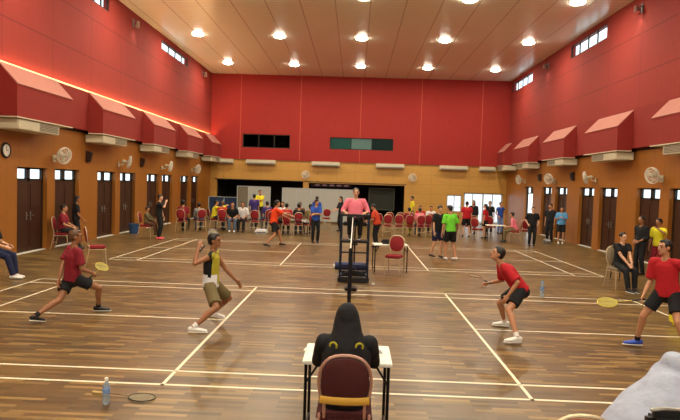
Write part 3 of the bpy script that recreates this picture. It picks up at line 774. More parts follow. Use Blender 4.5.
    # ---- shoes, socks
    for i in (0, 1):
        td = V(toes[i]).normalized(); sd = V((0, 0, 1)).cross(td)
        if sd.length < .1: sd = V((1, 0, 0))
        sd.normalize(); dn_ = td.cross(sd); dn_ = dn_ if dn_.z < 0 else -dn_
        A = an[i]+dn_*.03*s
        hb = MB(); hb.loft([A-td*.05*s, A+td*.03*s+dn_*.005*s, A+td*.11*s+dn_*.016*s, A+td*.18*s+dn_*.022*s], [(.037*s, .042*s), (.041*s, .04*s), (.044*s, .03*s), (.036*s, .022*s)], side=sd, n=14)
        hb.loft([A-td*.005*s, A-dn_*.035*s-td*.005*s], [.042*s, .042*s], n=12, round_caps=False)
        zc = lambda me, base=(A+dn_*.045*s), nn=dn_.copy(): [setattr(v, 'co', v.co-nn*max(0, (v.co-base).dot(nn))) for v in me.vertices]
        so = remesh(hb, 'shoe', shoe, t, vox*.8, 2, zc)
        if fine:
            B0 = A+dn_*.045*s
            MB().loft([B0-td*.075*s, B0-td*.03*s, B0+td*.06*s, B0+td*.14*s, B0+td*.2*s], [(.02*s, .01*s), (.038*s, .012*s), (.04*s, .012*s), (.045*s, .012*s), (.028*s, .01*s)], side=sd, n=12).build('sole', M_SOLE, so)
        if socks is not None:
            MB().loft([an[i], an[i].lerp(kn[i], .16)], [.039*s, .041*s], n=14, round_caps=False).build('sock', socks, t)
    return t

def stander(label, x, y, rz, z=0, **k): return person(label, (x, y, z), rz, **k)
def sitter(label, x, y, rz, hands=None, z=0, **k):
    H = k.get('H', 1.65); s = H/1.72
    k.setdefault('blen', 2); k.setdefault('shoe', M_SHB)
    return person(label, (x, y, z), rz, pel=(0, -.02, .585), feet=k.pop('feet', ((-.11, .42, .085), (.11, .42, .085))),
                  hands=hands or ((-.14, .3, .66), (.14, .3, .66)), lean=k.pop('lean', (0, 6)), **k)

def racket(a, b, nrm, lab, frame=M_BLACK, string=M_WHITE, grip=M_BLACK, sw=.0009):
    """a: butt of the grip, b: tip of the head"""
    a, b = V(a), V(b); d = (b-a).normalized(); n = V(nrm); n = (n-d*n.dot(d)).normalized(); sd = d.cross(n)
    t = empty('badminton_racket', a, 0, lab, 'racket'); o = V((0, 0, 0)); L = .67
    MB().loft([o, o+d*.03, o+d*.17], [.016, .0135, .0125], n=10).build('grip', grip, t)
    MB().loft([o+d*.17, o+d*.19, o+d*.4], [.008, .0042, .0038], n=8).build('shaft', frame, t)
    c = o+d*.535; ra, rb = .135, .105
    MB().loft([c+d*ra*math.cos(q)+sd*rb*math.sin(q) for q in [2*math.pi*k/36 for k in range(36)]], [.006], n=6, closed=True).build('frame', frame, t)
    mb = MB()
    for k in range(-9, 10):
        u = k/10; h = math.sqrt(1-u*u)
        mb.loft([c+sd*rb*u-d*ra*h, c+sd*rb*u+d*ra*h], [sw], n=3, round_caps=False); mb.loft([c+d*ra*u-sd*rb*h, c+d*ra*u+sd*rb*h], [sw], n=3, round_caps=False)
    mb.build('strings', string, t, smooth=False)
    return t
#PART2
# ================================================================ FOREGROUND
def to_local(loc, rz):
    Mi = Matrix.Rotation(-R(rz), 3, 'Z'); o = V((loc[0], loc[1], 0))
    return lambda *p: Mi @ (V(p)-o)
# scorer at the near end of the net
DCH = make_chair(M_UPHSHADE, M_COPPER, band=True); DCH['_used'] = 0
c = dup(DCH, (0, -1.66, 0), 0, 'maroon banquet chair with gold stripe, shade painted into its colour, occupied by the scorer', 'chair'); c.scale = (1.02, 1, 1.06)
make_table('scoring_table', .01, -1.06, .76, .56, .745, 'small white topped folding table in front of the scorer')
def logos(t):
    for sx in (-1, 1):
        MB().loft([(sx*.125+.045*math.cos(a), .02+.0, 1.03+.03*math.sin(a)) for a in [R(d) for d in range(10, 190, 20)]], [.009], n=8).build('yellow_trim', C['olive'], t)
WS = to_local((0, -1.66), 0)
sc = person('person in black headscarf and black jacket seated at the scoring table, seen from behind', (0, -1.64), 0, H=1.56, pel=(0, -.03, .60), lean=(0, 9),
   feet=((-.14, .42, .085), (.14, .42, .085)), hands=((-.22, .42, .80), (.22, .42, .80)), epole=((-.3, -.3, -1), (.3, -.3, -1)), hair='scarf', shirt='black', sleeve=2, bottom='black', blen=2, fine=1, build=1.12, fat=1.15, look=(0, -14), curl=.5,
   extra=lambda h, d: h.loft([d['head'], d['neck']+d['up']*.03, d['neck']-d['up']*.1, d['neck']-d['up']*.26], [(.1, .1), (.12, .11), (.19, .14), (.2, .15)], side=d['side'], n=20))
for sx in (-1, 1):   # yellow rings on the jacket's shoulders
    MB().loft([(sx*.10+.026*math.cos(a), -.115+.03*abs(math.cos(a))*0+.006*math.cos(a)*sx, 1.0+.028*math.sin(a)) for a in [R(d) for d in range(-20, 200, 20)]], [.008], n=8).build('yellow_emblem', C['olive'], sc)
# papers on the table
for k, (x, y, r) in enumerate(((.27, -1.0, 8), (-.3, -.95, -12))):
    t = tag(MB().box((-.07, -.1, 0), (.07, .1, .004)).build('score_sheet', M_WHITE, smooth=False), ('score sheet to the right of the scorer on the white table', 'score sheet to the left of the scorer on the white table')[k], 'paper')
    t.location = (x, y, .7455); t.rotation_euler = (0, 0, R(r))
    if k == 0: MB().box((-.045, -.06, .004), (.045, .05, .0052)).build('printed_block', M_GREY, t, smooth=False)
# white veiled spectator bottom right
def veil(h, d):
    s = 1
    h.loft([(.02, .06, 1.12), (-.01, -.01, 1.03), (-.08, -.02, .90), (-.17, -.02, .74), (-.24, .0, .58), (-.26, .0, .35)], [(.06, .07), (.15, .155), (.205, .22), (.27, .28), (.33, .33), (.37, .38)], side=(1, 0, 0), n=32, round_caps=False)
    h.loft([(.0, -.0, 1.06), (.04, -.08, .95), (.06, -.12, .7), (.06, -.12, .4)], [.08, .19, .27, .33], n=28, round_caps=False)
person('person in a long white headscarf and gown seated in the bottom right corner', (2.13, -2.34), 28, H=1.50, pel=(0, -.25, .58), lean=(0, 24), hands=((-.12, .36, .62), (.12, .36, .62)), epole=((0, .2, -1), (0, .2, -1)),
   feet=((-.1, .26, .085), (.1, .26, .085)), hair='scarf', scarfm=C['scarf'], shirt='scarf', sleeve=2, bottom='scarf', blen=2, fine=1, look=(0, -16), extra=veil)
CH2 = make_chair(M_UPH, M_GOLDFR); CH2['_used'] = 0
c = dup(CH2, (2.26, -2.64, 0), 28, 'banquet chair under the white veiled spectator', 'chair')
c = dup(CH, (1.36, -2.63, 0), 0, 'empty banquet chair at the bottom edge, only its rounded top in view', 'chair')
t = dup(CH2, (1.78, -2.68, 0), 2, 'banquet chair at the bottom right corner behind the black handbag', 'chair')
hb = empty('handbag', (1.8, -2.84, 0), 2, 'black patterned handbag with pale trim hanging at the bottom right corner', 'bag')
MB().box((-.12, -.15, .74), (.16, -.04, 1.05)).build('bag_body', M_BLACK, hb, bevel=.04)
MB().loft([(-.09, -.1, 1.05), (-.03, -.11, 1.062), (.06, -.09, 1.05), (.13, -.1, 1.06)], [.012], n=8).build('zip_trim', M_STEEL, hb)

# bottles
def bottle(x, y, lab, capm):
    t = empty('water_bottle', (x, y, 0), 0, lab, 'bottle')
    MB().lathe([(.012, .001), (.03, .002), (.033, .02), (.033, .07), (.030, .085), (.033, .10), (.033, .15), (.028, .18), (.014, .205), (.013, .222)], n=18).build('bottle_body', mat('clear_plastic', (200, 222, 240), .1, trans=.75, ior=1.2), t)
    MB().lathe([(.0155, .214), (.016, .236), (.014, .24)], n=14).build('cap', capm, t)
    MB().lathe([(.0336, .10), (.0336, .145)], n=18).build('bottle_label', mat('bottle_label_blue', (120, 150, 200), .4), t)
    return t
b = bottle(-2.36, -.58, 'clear water bottle with white cap standing beside the racket on the floor', M_WHITE); b.scale = (1.1, 1.1, 1.1)
b = bottle(4.05, 6.12, 'clear water bottle behind the crouching player in red on the right', mat('cap_blue', (90, 170, 220), .4)); b.scale = (1.3, 1.3, 1.4)
racket((-2.6, -.33, .02), (-1.93, -.42, .012), (0, 0, 1), 'badminton racket lying on the floor beside the water bottle', M_BLACK, mat('racket_string', (200, 190, 160), .5), mat('grip_tan', (196, 170, 110), .7))
# shuttlecock
t = empty('shuttlecock', (.5, 6.85, .03), 0, 'white shuttlecock on the floor to the right of the umpire chair', 'shuttlecock')
MB().ell((0, 0, 0), (.014, .014, .014)).build('cork', M_WHITE, t); MB().lathe([(.012, .01), (.033, .07), (.031, .07), (.01, .01)], n=16, M=Matrix.Rotation(R(80), 3, 'X')).build('feather_skirt', M_WHITE, t)

# ---- players
l1 = (-4.42, 2.85); r1 = -42; w = to_local(l1, r1)
P1h = (w(-4.56, 2.72, .60), w(-4.16, 2.98, .70))
person('barefaced player in maroon shirt and black shorts lunging at the left of the court', l1, r1, H=1.66, pel=w(-4.42, 2.88, .64), lean=(3, 2), feet=(w(-4.72, 2.35, .12), w(-4.17, 3.27, .09)),
   toes=((-.35, .9, -.25), (.55, .8, 0)), hands=P1h, kpole=((0, 1, .2), (.6, 1, .2)), epole=((-.6, -1, 0), (.7, -1, 0)), look=(-28, 0), hair='short', hairm=M_HAIRB, shirt='maroon', sleeve=.75, bottom='black', blen=.62, shoe=M_SHB, socks=C['black'], fine=1, skin='b')['label'] = 'player in maroon shirt and black shorts lunging at the left of the court'
racket((-4.17, 2.96, .62), (-4.22, 3.58, .74), (.5, -.5, .7), 'yellow racket held by the lunging player in maroon', mat('racket_yellow', (206, 190, 70), .4), mat('string_yellow', (214, 206, 120), .5), M_BLACK, .0016)
l2 = (-2.15, 2.7); w = to_local(l2, -90)
def jersey(me, d):
    for p in me.polygons:
        c = p.center-d['pel']; up = c.dot(d['up']); f = c.dot(d['fw']); sx = c.dot(d['side'])
        k = 0
        if up > .14: k = 1 if f > .015 else 2
        if up > .36 and abs(sx) > .1: k = 1
        if -.02 < f < .035 and up > .1: k = 2
        if f > .04 and up > -.02 and abs(sx) < .07: k = 1
        p.material_index = k
person('player in yellow, black and white sleeveless jersey standing left of the net', l2, -90, H=1.70, pel=w(-2.16, 2.7, .66), lean=(0, 3), feet=(w(-2.22, 3.2, .085), w(-2.27, 2.18, .085)), toes=((.25, 1, -.05), (-.1, 1, 0)),
   hands=(w(-1.80, 2.95, .64), w(-2.30, 2.46, 1.21)), kpole=((0, 1, .2), (0, 1, .2)), epole=((-.4, -1, -.6), (.35, .25, -1)), look=(-6, 2), shirt_mats=[C['white'], C['olive'], C['black']], shirt_post=jersey, sleeve=0, bottom='khaki', blen=.85, shoe=M_SHW, socks=M_SHW, fine=1, skin='b', hair='short')
racket((-2.27, 2.44, 1.17), (-2.17, 3.04, 1.42), (.7, -.6, .3), 'racket raised behind the head of the player in the yellow and white jersey', M_GREY, mat('racket_string', (200, 190, 160), .5), M_BLACK, .0014)
l3 = (2.6, 2.8); w = to_local(l3, 90)
person('crouching player in red shirt and black shorts right of the net', l3, 90, H=1.66, pel=w(2.62, 2.8, .73), lean=(0, 40), feet=(w(2.46, 2.28, .10), w(2.54, 3.3, .09)), toes=((-.15, 1, 0), (.15, 1, 0)),
   hands=(w(2.37, 2.52, .66), w(2.18, 3.0, .76)), kpole=((-.1, 1, .2), (0, 1, .2)), epole=((-.7, -1, .3), (.5, -.6, -1)), look=(0, 22), shirt='red', sleeve=.9, bottom='black', blen=.72, shoe=M_SHW, socks=M_SHW, fine=1, skin='a', hair='short')
racket((2.2, 2.96, .765), (2.02, 3.6, .80), (0, .3, 1), 'dark racket held by the crouching player in red', mat('racket_red', (110, 50, 40), .4), mat('racket_string', (200, 190, 160), .5), M_BLACK)
l4 = (4.45, 2.15); w = to_local(l4, 128)
person('player in red shirt, black shorts and blue shoes stepping at the right edge', l4, 128, H=1.66, pel=w(4.52, 2.15, .87), lean=(2, 10), feet=(w(4.66, 1.80, .10), w(4.24, 2.38, .10)), toes=((-.1, 1, 0), (.7, .7, 0)),
   hands=(w(4.95, 2.0, .93), w(4.23, 2.24, .80)), kpole=((0, 1, .2), (.2, 1, .2)), epole=((-.8, -.8, -.3), (.1, -1, -.4)), look=(-25, 2), shirt='red', sleeve=.9, bottom='black', blen=.68, shoe=M_SHBL, socks=C['black'], fine=1, skin='a', hair='short')
racket((4.23, 2.2, .735), (3.57, 2.2, .66), (0, -.45, .9), 'yellow racket swung low by the player in red at the right edge', mat('racket_yellow', (206, 190, 70), .4), mat('string_yellow', (214, 206, 120), .5), M_BLACK, .0026)
yb = empty('sports_bag', (5.75, 3.9, 0), 30, 'yellow sports bag on the floor behind the player at the right edge', 'bag')
MB().box((-.2, -.16, .0), (.26, .16, .36)).build('bag_body', C['yellow'], yb, bevel=.06); MB().loft([(-.12, 0, .34), (-.06, 0, .46), (.1, 0, .46), (.16, 0, .34)], [.014], n=8).build('bag_handle', M_BLACK, yb)

# ================================================================ UMPIRE
ub = empty('umpire_chair', (.05, 7.15, 0), 0, 'tall dark metal umpire chair at the far end of the net', 'umpire chair')
M_UMP = mat('umpire_blue_steel', (30, 36, 56), .4, metal=.4)
for x in (-.32, .32):
    for y, h in ((-.12, 1.55), (.82, 1.82)):
        MB().box((x-.02, y-.02, .1), (x+.02, y+.02, h)).build('upright', M_UMP, ub, smooth=False, bevel=.004)
    MB().box((x-.02, -.12, 1.53), (x+.02, .82, 1.57)).build('armrest', M_BLACK, ub, smooth=False, bevel=.006)
    MB().box((x-.03, -.12, .02), (x+.03, .9, .10)).build('base_rail', M_UMP, ub, smooth=False, bevel=.01)
for y in (-.1, .86): MB().box((-.36, y-.06, .0), (.36, y+.06, .13)).build('base_bar', M_BLACK, ub, smooth=False, bevel=.02)
for z in (.38, .68): MB().box((-.3, -.135, z), (.3, -.105, z+.03)).build('rung', M_UMP, ub, smooth=False)
MB().box((-.34, -.2, .92), (.34, .3, .97)).build('footrest', M_BLACK, ub, smooth=False, bevel=.01)
MB().box((-.3, .32, 1.27), (.3, .8, 1.35)).build('seat', M_BLACK, ub, bevel=.025)
MB().box((-.3, .80, 1.5), (.3, .85, 1.80)).build('backrest', M_BLACK, ub, bevel=.02)
MB().box((-.34, -.16, 1.52), (.34, .02, 1.57)).build('tray', M_BLACK, ub, smooth=False, bevel=.01)
for s in (-1, 1): MB().loft([(s*.3, -.12, .15), (s*-.02, -.12, .36)], [.012], n=6).build('brace', M_UMP, ub)
person('umpire in pink shirt and black trousers seated on the tall umpire chair', (.05, 7.75, .82), 180, H=1.62, pel=(0, -.0, .62), lean=(0, 2), feet=((-.12, .40, .235), (.12, .40, .235)),
   hands=((-.24, .24, .77), (.24, .28, .77)), epole=((-.5, -.8, -.5), (.5, -.8, -.5)), look=(0, -4), shirt='pink', sleeve=1.35, bottom='black', blen=2, shoe=M_SHB, fine=1, build=1.12, fat=1.12, skin='c', hair='bun')
rl = empty('rolled_mat', (-.02, 9.0, .105), 0, 'dark blue rolled mat lying behind the umpire chair', 'mat')
MB().loft([(-.42, 0, 0), (.46, 0, 0)], [.1], n=20, round_caps=False).build('mat_roll', mat('mat_blue', (36, 46, 92), .6), rl)
MB().loft([(-.46, 0, -.02), (-.42, 0, -.02)], [.06], n=14, round_caps=False).build('pale_core', M_WHITE, rl)
make_table('side_table', .99, 9.0, .9, .5, .72, 'small white table with a black bag to the right of the umpire chair', rz=6)
bg = tag(MB().box((-.12, -.08, 0), (.12, .08, .12)).build('pouch', M_BLACK, bevel=.035), 'small black pouch on the white table behind the empty red chair', 'bag'); bg.location = (.87, 9.0, .72)
chair(1.07, 8.42, 163, 'empty red banquet chair in front of the small white table beside the umpire', None)
person('person in orange and red shirt with black trousers standing right of the umpire', (.86, 14.8), 70, H=1.58, fat=1.15, lean=(0, 14), look=(10, -25), hands=((-.2, .3, .95), (.15, .35, .9)), shirt='rust', sleeve=.8, bottom='black', blen=2, hair='short')

# ================================================================ FAR COURT
person('player in orange shirt and black shorts stretching a racket arm on the far court', (-2.78, 13.9), -70, H=1.70, lean=(0, 10), pel=(0, 0, .86), feet=((-.25, .35, .09), (.2, -.3, .12)), toes=((-.2, 1, 0), (.3, 1, -.2)),
   hands=((-.25, .55, 1.0), (.2, .62, 1.08)), look=(0, 0), shirt='orange', sleeve=.8, bottom='black', blen=.75, shoe=M_SHB)
racket((-2.2, 13.95, 1.02), (-1.62, 13.9, .92), (0, -.5, 1), 'racket held out by the player in orange', M_GREY, M_WHITE)
person('official in blue shirt and black trousers standing with folded arms on the far court', (-1.43, 15.6), -165, H=1.64, lean=(0, 3), hands=((.1, .2, 1.08), (-.1, .22, 1.12)), epole=((-1, .1, -.3), (1, .1, -.3)), look=(35, -12), shirt='blue', sleeve=.9, bottom='black', blen=2)
person('player in black shirt and shorts on the far court beside the green shirt', (2.68, 12.3), -150, H=1.68, lean=(-3, 6), hands=((-.3, .12, .82), (.2, .1, .8)), feet=((-.12, .05, .085), (.1, -.15, .1)), look=(-20, -20), shirt='black', sleeve=.8, bottom='navy', blen=.85, skin='c')
person('player in bright green shirt and black shorts on the far court, back turned', (3.02, 11.8), 20, H=1.70, lean=(-2, 6), hands=((-.3, .0, .8), (.3, .15, .9)), feet=((-.1, .05, .085), (.14, -.12, .1)), look=(30, 0), shirt='green', sleeve=.85, bottom='black', blen=.8, shoe=M_SHW)

# ================================================================ LEFT SIDE
chair(-7.72, 5.95, -90, 'banquet chair at the left edge of the photo under the person in navy trousers', None)
person('person in navy trousers and white shoes seated at the left edge of the photo', (-7.68, 5.95), -86, H=1.66, pel=(0, -.02, .61), feet=((-.1, .46, .085), (.1, .50, .085)), hands=((-.12, .3, .7), (.12, .32, .7)), shirt='black', sleeve=.8, bottom='navy', blen=2, shoe=M_SHW, fine=0, skin='c')
chair(-6.45, 8.2, -58, 'empty red banquet chair behind the lunging player in maroon', None)
person('person in black with dark hair standing by the left wall door', (-8.8, 11.95), -60, H=1.60, hands=((-.2, .1, .8), (.16, .2, .85)), shirt='black', sleeve=.7, bottom='black', blen=2, skin='b', hair='long')
chair(-8.85, 11.2, -80, 'red banquet chair against the left wall beside the standing person in black', None)
person('person in maroon shirt seated against the left wall door', (-8.82, 11.2), -80, H=1.66, pel=(0, -.02, .61), feet=((-.1, .42, .085), (.1, .42, .085)), hands=((-.14, .3, .68), (.14, .3, .68)), shirt='maroon', sleeve=.8, bottom='black', blen=2)
chair(-7.72, 15.15, -85, 'red banquet chair left of the person in black with pink shoes', None)
person('child in yellow and brown top seated left of the person in pink shoes', (-7.68, 15.15), -85, H=1.30, pel=(0, -.02, .59), feet=((-.1, .34, .2), (.1, .34, .2)), hands=((-.14, .3, .68), (.14, .3, .68)), shirt='khaki', sleeve=1.8, bottom='brown', blen=2)
person('person in black with pink shoes standing near the left wall, hand at face', (-7.2, 15.05), -85, H=1.64, hands=((-.18, .12, .8), (.08, .26, 1.38)), epole=((-.6, -1, -.5), (.8, .2, -1)), look=(0, 0), shirt='black', sleeve=.8, bottom='black', blen=2, shoe=M_SHP, skin='c')
bn = empty('waste_bin', (-8.85, 16.9, 0), 0, 'blue waste bin at the foot of the left wall', 'bin')
MB().lathe([(.16, 0), (.2, .36), (.215, .37), (.215, .39), (.19, .39), (.15, .02)], n=20).build('bin_body', mat('bin_blue', (40, 74, 120), .5), bn)
chair(-7.32, 18.3, 0, 'red banquet chair near the left wall under the person in dark maroon, back to camera')
sitter('person in dark maroon top seated back to the camera near the left wall', -7.3, 18.35, 0, shirt='maroon', bottom='black', sleeve=.8)
chair(-6.72, 19.0, 30, 'banquet chair under the person in grey, left of the yellow shirt')
sitter('person in grey jacket and grey trousers bending forward left of the yellow shirt', -6.7, 19.0, 30, shirt='grey', bottom='denim', sleeve=2, lean=(0, 40), hands=((-.14, .5, .5), (.14, .5, .5)))
chair(-6.38, 20.0, -60, 'banquet chair under the person in the yellow shirt, left group')
sitter('person in yellow shirt seated with arms stretched to the right, left group', -6.36, 20.0, -70, shirt='yellow', bottom='black', sleeve=1.9, hands=((-.12, .5, 1.08), (.12, .52, 1.1)), lean=(0, 10))
make_table('folding_table', -5.95, 20.6, .9, .5, .72, 'low white table beside the seated person in yellow')
chair(-5.82, 19.3, 8, 'red oval backed chair with its back to the camera beside the black top, left group')
sitter('person with brown hair and jeans seated left of the black top', -5.85, 19.35, -12, H=1.66, shirt='rust', bottom='denim', sleeve=.8, hair='short', hairm=M_HAIRB)
chair(-5.38, 19.35, 190, 'banquet chair under the person in black top and white shoes')
sitter('person in black top and white shoes seated in the left group', -5.38, 19.35, 190, shirt='black', bottom='denim', sleeve=.8, shoe=M_SHW, lean=(0, 22))
chair(-4.93, 19.5, 178, 'banquet chair under the person in white and maroon, left group')
sitter('person in white and maroon shirt seated facing the camera, left group', -4.93, 19.5, 178, H=1.72, shirt='white', bottom='black', sleeve=.9, lean=(0, 14), hair='short')
person('person in purple shirt standing behind the seated left group', (-4.75, 21.2), 10, H=1.64, shirt='purple', sleeve=.9, bottom='black', blen=2)
person('person in yellow shirt standing by the grey partition with an arm out', (-4.98, 24.2), -160, H=1.80, shirt='yellow', sleeve=.8, bottom='black', blen=2, hands=((.1, .35, 1.3), (.3, .2, .9)))
chair(-4.38, 19.5, 0, 'red oval backed chair with its back to the camera left of the orange player')
sitter('person in violet shirt seated left of the orange player', -4.02, 20.6, 30, shirt='purple', bottom='denim', sleeve=.8)
chair(-4.02, 20.58, 30, 'banquet chair under the person in violet, left of the orange player')
wb = empty('kit_bag', (-3.95, 18.6, 0), 5, 'white kit bag on the floor left of the orange player', 'bag')
MB().box((-.28, -.12, .0), (.28, .12, .22)).build('bag_body', C['white'], wb, bevel=.06); MB().box((-.2, -.125, .07), (.2, .125, .1)).build('dark_band', M_BLACK, wb, smooth=False)
# group around a table between the orange player and the official
GR = [(-3.42, 18.7, -20, 'red', 'red shirt', 'nearest the orange player'), (-3.3, 20.6, 170, 'white', 'white shirt', 'behind the red shirts'), (-2.9, 18.7, 10, 'red', 'red shirt', 'midway between orange player and official'),
      (-2.38, 18.8, 5, 'black', 'black shirt', 'left of the blue official'), (-1.85, 18.6, 30, 'khaki', 'tan shirt', 'just left of the blue official'), (-2.5, 20.6, 175, 'brown', 'brown shirt', 'across the table from the black shirt')]
for x, y, rz, sh_, w_, where in GR:
    chair(x, y, rz, 'red banquet chair under the person in %s %s' % (w_, where))
    sitter('person in %s %s' % (w_, where), x, y, rz, H=1.72, shirt=sh_, bottom='black' if sh_ != 'black' else 'denim', sleeve=.8)
make_table('folding_table', -2.75, 19.6, 1.7, .5, .72, 'long table amid the seated group between the orange player and the blue official', M_UPH)
person('person in blue shirt standing behind the official in blue', (-1.8, 21.6), -20, H=1.62, shirt='blue', sleeve=.8, bottom='black', blen=2)
chair(-1.42, 23.6, 10, 'empty red banquet chair in front of the grey partition right of the blue official')
person('person in black with long dark hair standing by the partition left of the umpire', (-.62, 21.5), 110, H=1.66, shirt='black', sleeve=1.2, bottom='black', blen=2, hair='long', hands=((-.1, .35, 1.0), (.1, .35, 1.0)), skin='c')
# ================================================================ CENTRE RIGHT CHAIRS
for x, y, rz, lab in ((1.10, 20.3, 6, 'directly behind the person in orange and red'), (1.52, 19.7, 0, 'left of the two front chairs right of the umpire'), (2.02, 19.7, -3, 'right of the two front chairs right of the umpire'),
    (2.5, 19.9, 4, 'under the person in dark red, right of the umpire'), (2.98, 19.9, 8, 'under the person in pink, right of the umpire'), (3.4, 20.5, 0, 'between the pink shirt and the black shirted player'),
    (1.72, 21.8, 0, 'in the second row behind the two front chairs'), (2.25, 22.0, 0, 'in the second row left of the person in yellow'), (2.8, 22.3, -6, 'in the second row in front of the person in yellow'), (3.25, 22.4, 5, 'in the second row right of the person in yellow'),
    (3.75, 22.3, -4, 'in the second row above the black shirted player'), (4.2, 22.0, 8, 'in the second row between the black and green players')):
    chair(x, y, rz, 'red oval backed chair '+lab, 'red chairs right of the umpire')
sitter('person in dark red top and yellow green trousers seated right of the umpire', 2.5, 19.95, 4, H=1.6, shirt='maroon', bottom='olive', sleeve=.8)
sitter('person in pink top seated right of the umpire', 2.98, 19.95, 8, H=1.6, shirt='pink', bottom='denim', sleeve=.8, hair='pony')
sitter('person in red top seated in the second row right of the umpire', 3.28, 22.45, 185, H=1.66, shirt='red', bottom='black', sleeve=.8)
sitter('person in white top seated in the second row above the black shirted player', 3.78, 22.35, 175, H=1.66, shirt='white', bottom='black', sleeve=.8)
person('person in yellow shirt standing at the back wall right of the dark opening', (3.15, 25.2), 100, H=1.72, shirt='yellow', sleeve=.8, bottom='black', blen=2, look=(0, -10))
# right group
chair(4.35, 19.3, -160, 'red banquet chair partly hidden behind the green shirted player', 'red chairs of the right group')
sitter('person in dark clothes seated behind the green shirted player', 4.45, 20.6, -170, H=1.72, shirt='black', bottom='black', sleeve=.8)
chair(4.45, 20.6, -170, 'red banquet chair under the dark clothed person behind the green shirt', 'red chairs of the right group')
person('player in red shirt and black shorts standing back to the camera in the right group', (5.18, 20.5), 5, H=1.64, fat=1.18, build=1.08, shirt='red', sleeve=.7, bottom='black', blen=.8, skin='c', shoe=M_SHB, feet=((-.16, 0, .085), (.16, 0, .085)))
person('person in black with long dark hair standing between the two red shirts', (5.85, 22.3), 150, H=1.66, shirt='black', sleeve=1.5, bottom='black', blen=2, hair='long')
person('person in red shirt and black shorts with long dark hair standing in the right group', (5.98, 20.2), 60, H=1.56, fat=1.18, build=1.08, shirt='red', sleeve=.7, bottom='black', blen=.7, hair='long', skin='c')
person('person in black standing in front of the glazed back doors', (6.75, 22.8), 170, H=1.64, shirt='black', sleeve=.8, bottom='black', blen=2)
person('person in blue and white shirt with pale jeans standing by the glazed back doors', (7.38, 23.2), 200, H=1.60, shirt='blue', sleeve=.4, bottom='bluewhite', blen=2, hands=((-.24, .1, .85), (.2, .15, .9)))
chair(5.55, 21.4, 20, 'red chair standing between the two red shirted people', 'red chairs of the right group')
chair(6.45, 21.2, -30, 'red chair in front of the person in black at the glazed doors', 'red chairs of the right group')
chair(6.86, 18.5, 70, 'red chair under the person in pink and red seated side on', 'red chairs of the right group')
sitter('person in pink top seated side on facing left near the glazed back doors', 6.84, 18.5, 70, H=1.62, shirt='pink', bottom='khaki', sleeve=1.3, lean=(0, 16))
chair(7.42, 19.4, 20, 'empty red chair just left of the standing person in black by the open door', 'red chairs of the right group')
make_table('folding_table', 6.15, 19.0, .8, .5, .7, 'small table with pale top left of the person seated side on')
person('person all in black standing on the right of the far court facing the camera', (7.2, 17.3), 175, H=1.58, fat=1.18, build=1.08, shirt='black', sleeve=.8, bottom='black', blen=2, look=(0, -5), skin='c', hands=((-.2, .12, .9), (.2, .12, .9)))
person('person in dark clothes standing at the right wall door beside the blue shirt', (8.62, 19.4), 130, H=1.68, fat=1.18, build=1.08, shirt='black', sleeve=.8, bottom='black', blen=2)
person('person in light blue shirt and black shorts standing by the right wall', (8.92, 18.9), 165, H=1.58, shirt='sky', sleeve=.8, bottom='black', blen=.9, shoe=M_SHW, hands=((-.1, .2, 1.1), (.1, .2, 1.12)), epole=((-.3, -.3, -1), (.3, -.3, -1)), fat=1.15)
kb = empty('kit_bag', (8.3, 18.75, 0), 10, 'white and dark kit bag on the floor by the right wall door', 'bag')
MB().box((-.16, -.1, .0), (.16, .1, .2)).build('bag_body', C['grey'], kb, bevel=.05); MB().box((-.1, -.105, .12), (.1, .105, .17)).build('white_panel', C['white'], kb, smooth=False)
for x, y, rz, lab in ((4.85, 22.0, 12, 'behind the red shirt on the left of the right group'), (5.4, 19.2, -40, 'in front of the two red shirted people'), (8.2, 21.0, 60, 'near the right wall behind the standing person in black')):
    chair(x, y, rz, 'red banquet chair '+lab, 'red chairs of the right group')
# right foreground wall group
PCH = make_chair(mat('cream_upholstery', (150, 132, 108), .8), M_GOLDFR); PCH['_used'] = 0
dup(PCH, (6.27, 7.52, 0), 188, 'pale framed chair under the person in black seated on the right', 'chair')
person('person in black top and trousers seated on the right beyond the red player', (6.29, 7.5), 190, H=1.62, pel=(0, -.02, .61), feet=((-.09, .42, .085), (.09, .46, .085)), hands=((-.04, .36, .62), (.04, .36, .62)), lean=(0, 6), shirt='black', sleeve=.6, bottom='black', blen=2, shoe=M_SHB, hair='bun', skin='c', fine=1, look=(0, -8))
st = empty('folding_stool', (7.0, 8.9, 0), 10, 'dark low stool to the right of the seated person in black', 'stool')
MB().box((-.22, -.2, .42), (.22, .2, .47)).build('stool_seat', M_BLACK, st, bevel=.015)
for sx in (-1, 1):
    for sy in (-1, 1): MB().loft([(sx*.19, sy*.17, .42), (sx*.21, sy*.19, .012)], [.014], n=8).build('leg', M_METALB, st)
person('person in black standing in profile left of the yellow shirt on the right', (8.0, 10.05), 110, H=1.62, shirt='black', sleeve=1.6, bottom='black', blen=2, hair='bun', skin='b', look=(0, -5), hands=((-.12, .2, .95), (.12, .15, .9)))
person('person in yellow shirt standing on the right with a hand raised to the face', (8.42, 9.95), 120, H=1.58, shirt='yellow', sleeve=.85, bottom='maroon', blen=2, skin='b', hands=((-.1, .24, 1.32), (.2, .1, .8)), epole=((-1, .3, -.6), (1, -1, -.5)), look=(-10, 0))

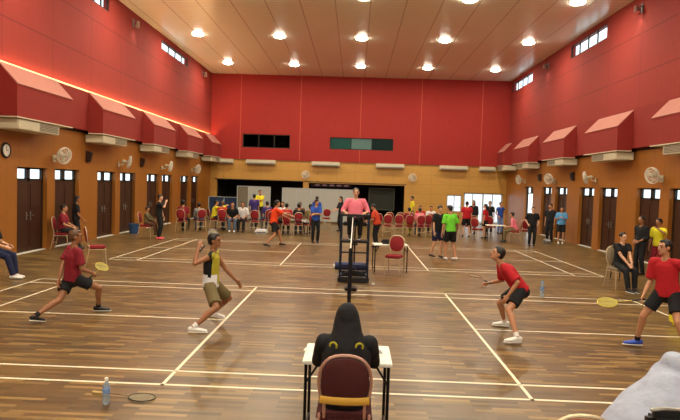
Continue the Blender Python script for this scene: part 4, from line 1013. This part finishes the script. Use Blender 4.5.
# ================================================================ BACK OF THE HALL
def partition(x0, x1, y, z1, m, lab, n=3):
    t = empty('partition_screen', ((x0+x1)/2, y, 0), 0, lab, 'partition'); w = (x1-x0)/n
    for i in range(n):
        a = -(x1-x0)/2+i*w
        MB().box((a+.025, -.012, .12), (a+w-.025, .012, z1-.03)).build('panel', m[i] if isinstance(m, list) else m, t, smooth=False)
    for i in range(n+1):
        a = -(x1-x0)/2+i*w
        MB().box((a-.02, -.02, 0), (a+.02, .02, z1)).build('post', mat('alu_frame', (180, 186, 190), .4), t, smooth=False)
        MB().box((a-.03, -.22, 0), (a+.03, .22, .025)).build('foot', M_GREY, t, smooth=False)
    MB().box((-(x1-x0)/2, -.02, z1-.03), ((x1-x0)/2, .02, z1)).build('top_rail', mat('alu_frame', (180, 186, 190), .4), t, smooth=False)
partition(-6.65, -4.78, 26.5, 1.98, [M_PARTD, M_PART, M_PART], 'grey partition screen with a brown left panel behind the left group')
partition(-4.06, .02, 26.3, 1.96, M_PART, 'long pale grey partition screen behind the blue official', 5)
partition(-8.55, -6.75, 27.6, 1.30, M_BLUEP, 'low navy blue partition screen near the left back corner', 2)
t = empty('chalkboard', (1.75, YB+.9, 0), 0, 'dark framed board inside the dark opening behind the umpire', 'board')
MB().box((-.8, 0, .7), (.8, .03, 2.05)).build('board_surface', mat('board_dark_green', (44, 50, 42), .6), t, smooth=False)
mb = MB(); mb.box((-.84, -.02, .66), (.84, .04, .7)).box((-.84, -.02, 2.05), (.84, .04, 2.09)).box((-.84, -.02, .7), (-.8, .04, 2.05)).box((.8, -.02, .7), (.84, .04, 2.05)); mb.build('frame', mat('board_frame', (90, 92, 78), .5), t, smooth=False)
for sx in (-.7, .7): MB().box((sx-.02, -.15, 0), (sx+.02, .2, .7)).build('stand', M_METALB, t, smooth=False)
t = empty('banner', (-1.6, YB+.2, 2.06), 0, 'dark banner with pale figures across the top of the dark opening', 'banner')
MB().box((-1.2, 0, 0), (1.35, .02, .2)).build('banner_cloth', mat('banner_dark', (52, 30, 40), .8), t, smooth=False)
for k in range(5): MB().ell((-.8+k*.46, -.004, .1), (.17, .006, .055), nu=14, nv=6).build('pale_figure', mat('banner_pale', (170, 140, 160), .8), t)
# small clock-like bell above the opening
bake_all()
for o in bpy.data.objects:
    if '_used' in o: del o['_used']
    if o.get('label') and not o.get('category'): print('NOCAT', o.name)
for o in list(bpy.data.objects):
    if o.parent is None and o.get('category') == 'chair' and abs(o.scale.x-1) < 1e-6: o.scale = (1.0, 1.0, 1.06)
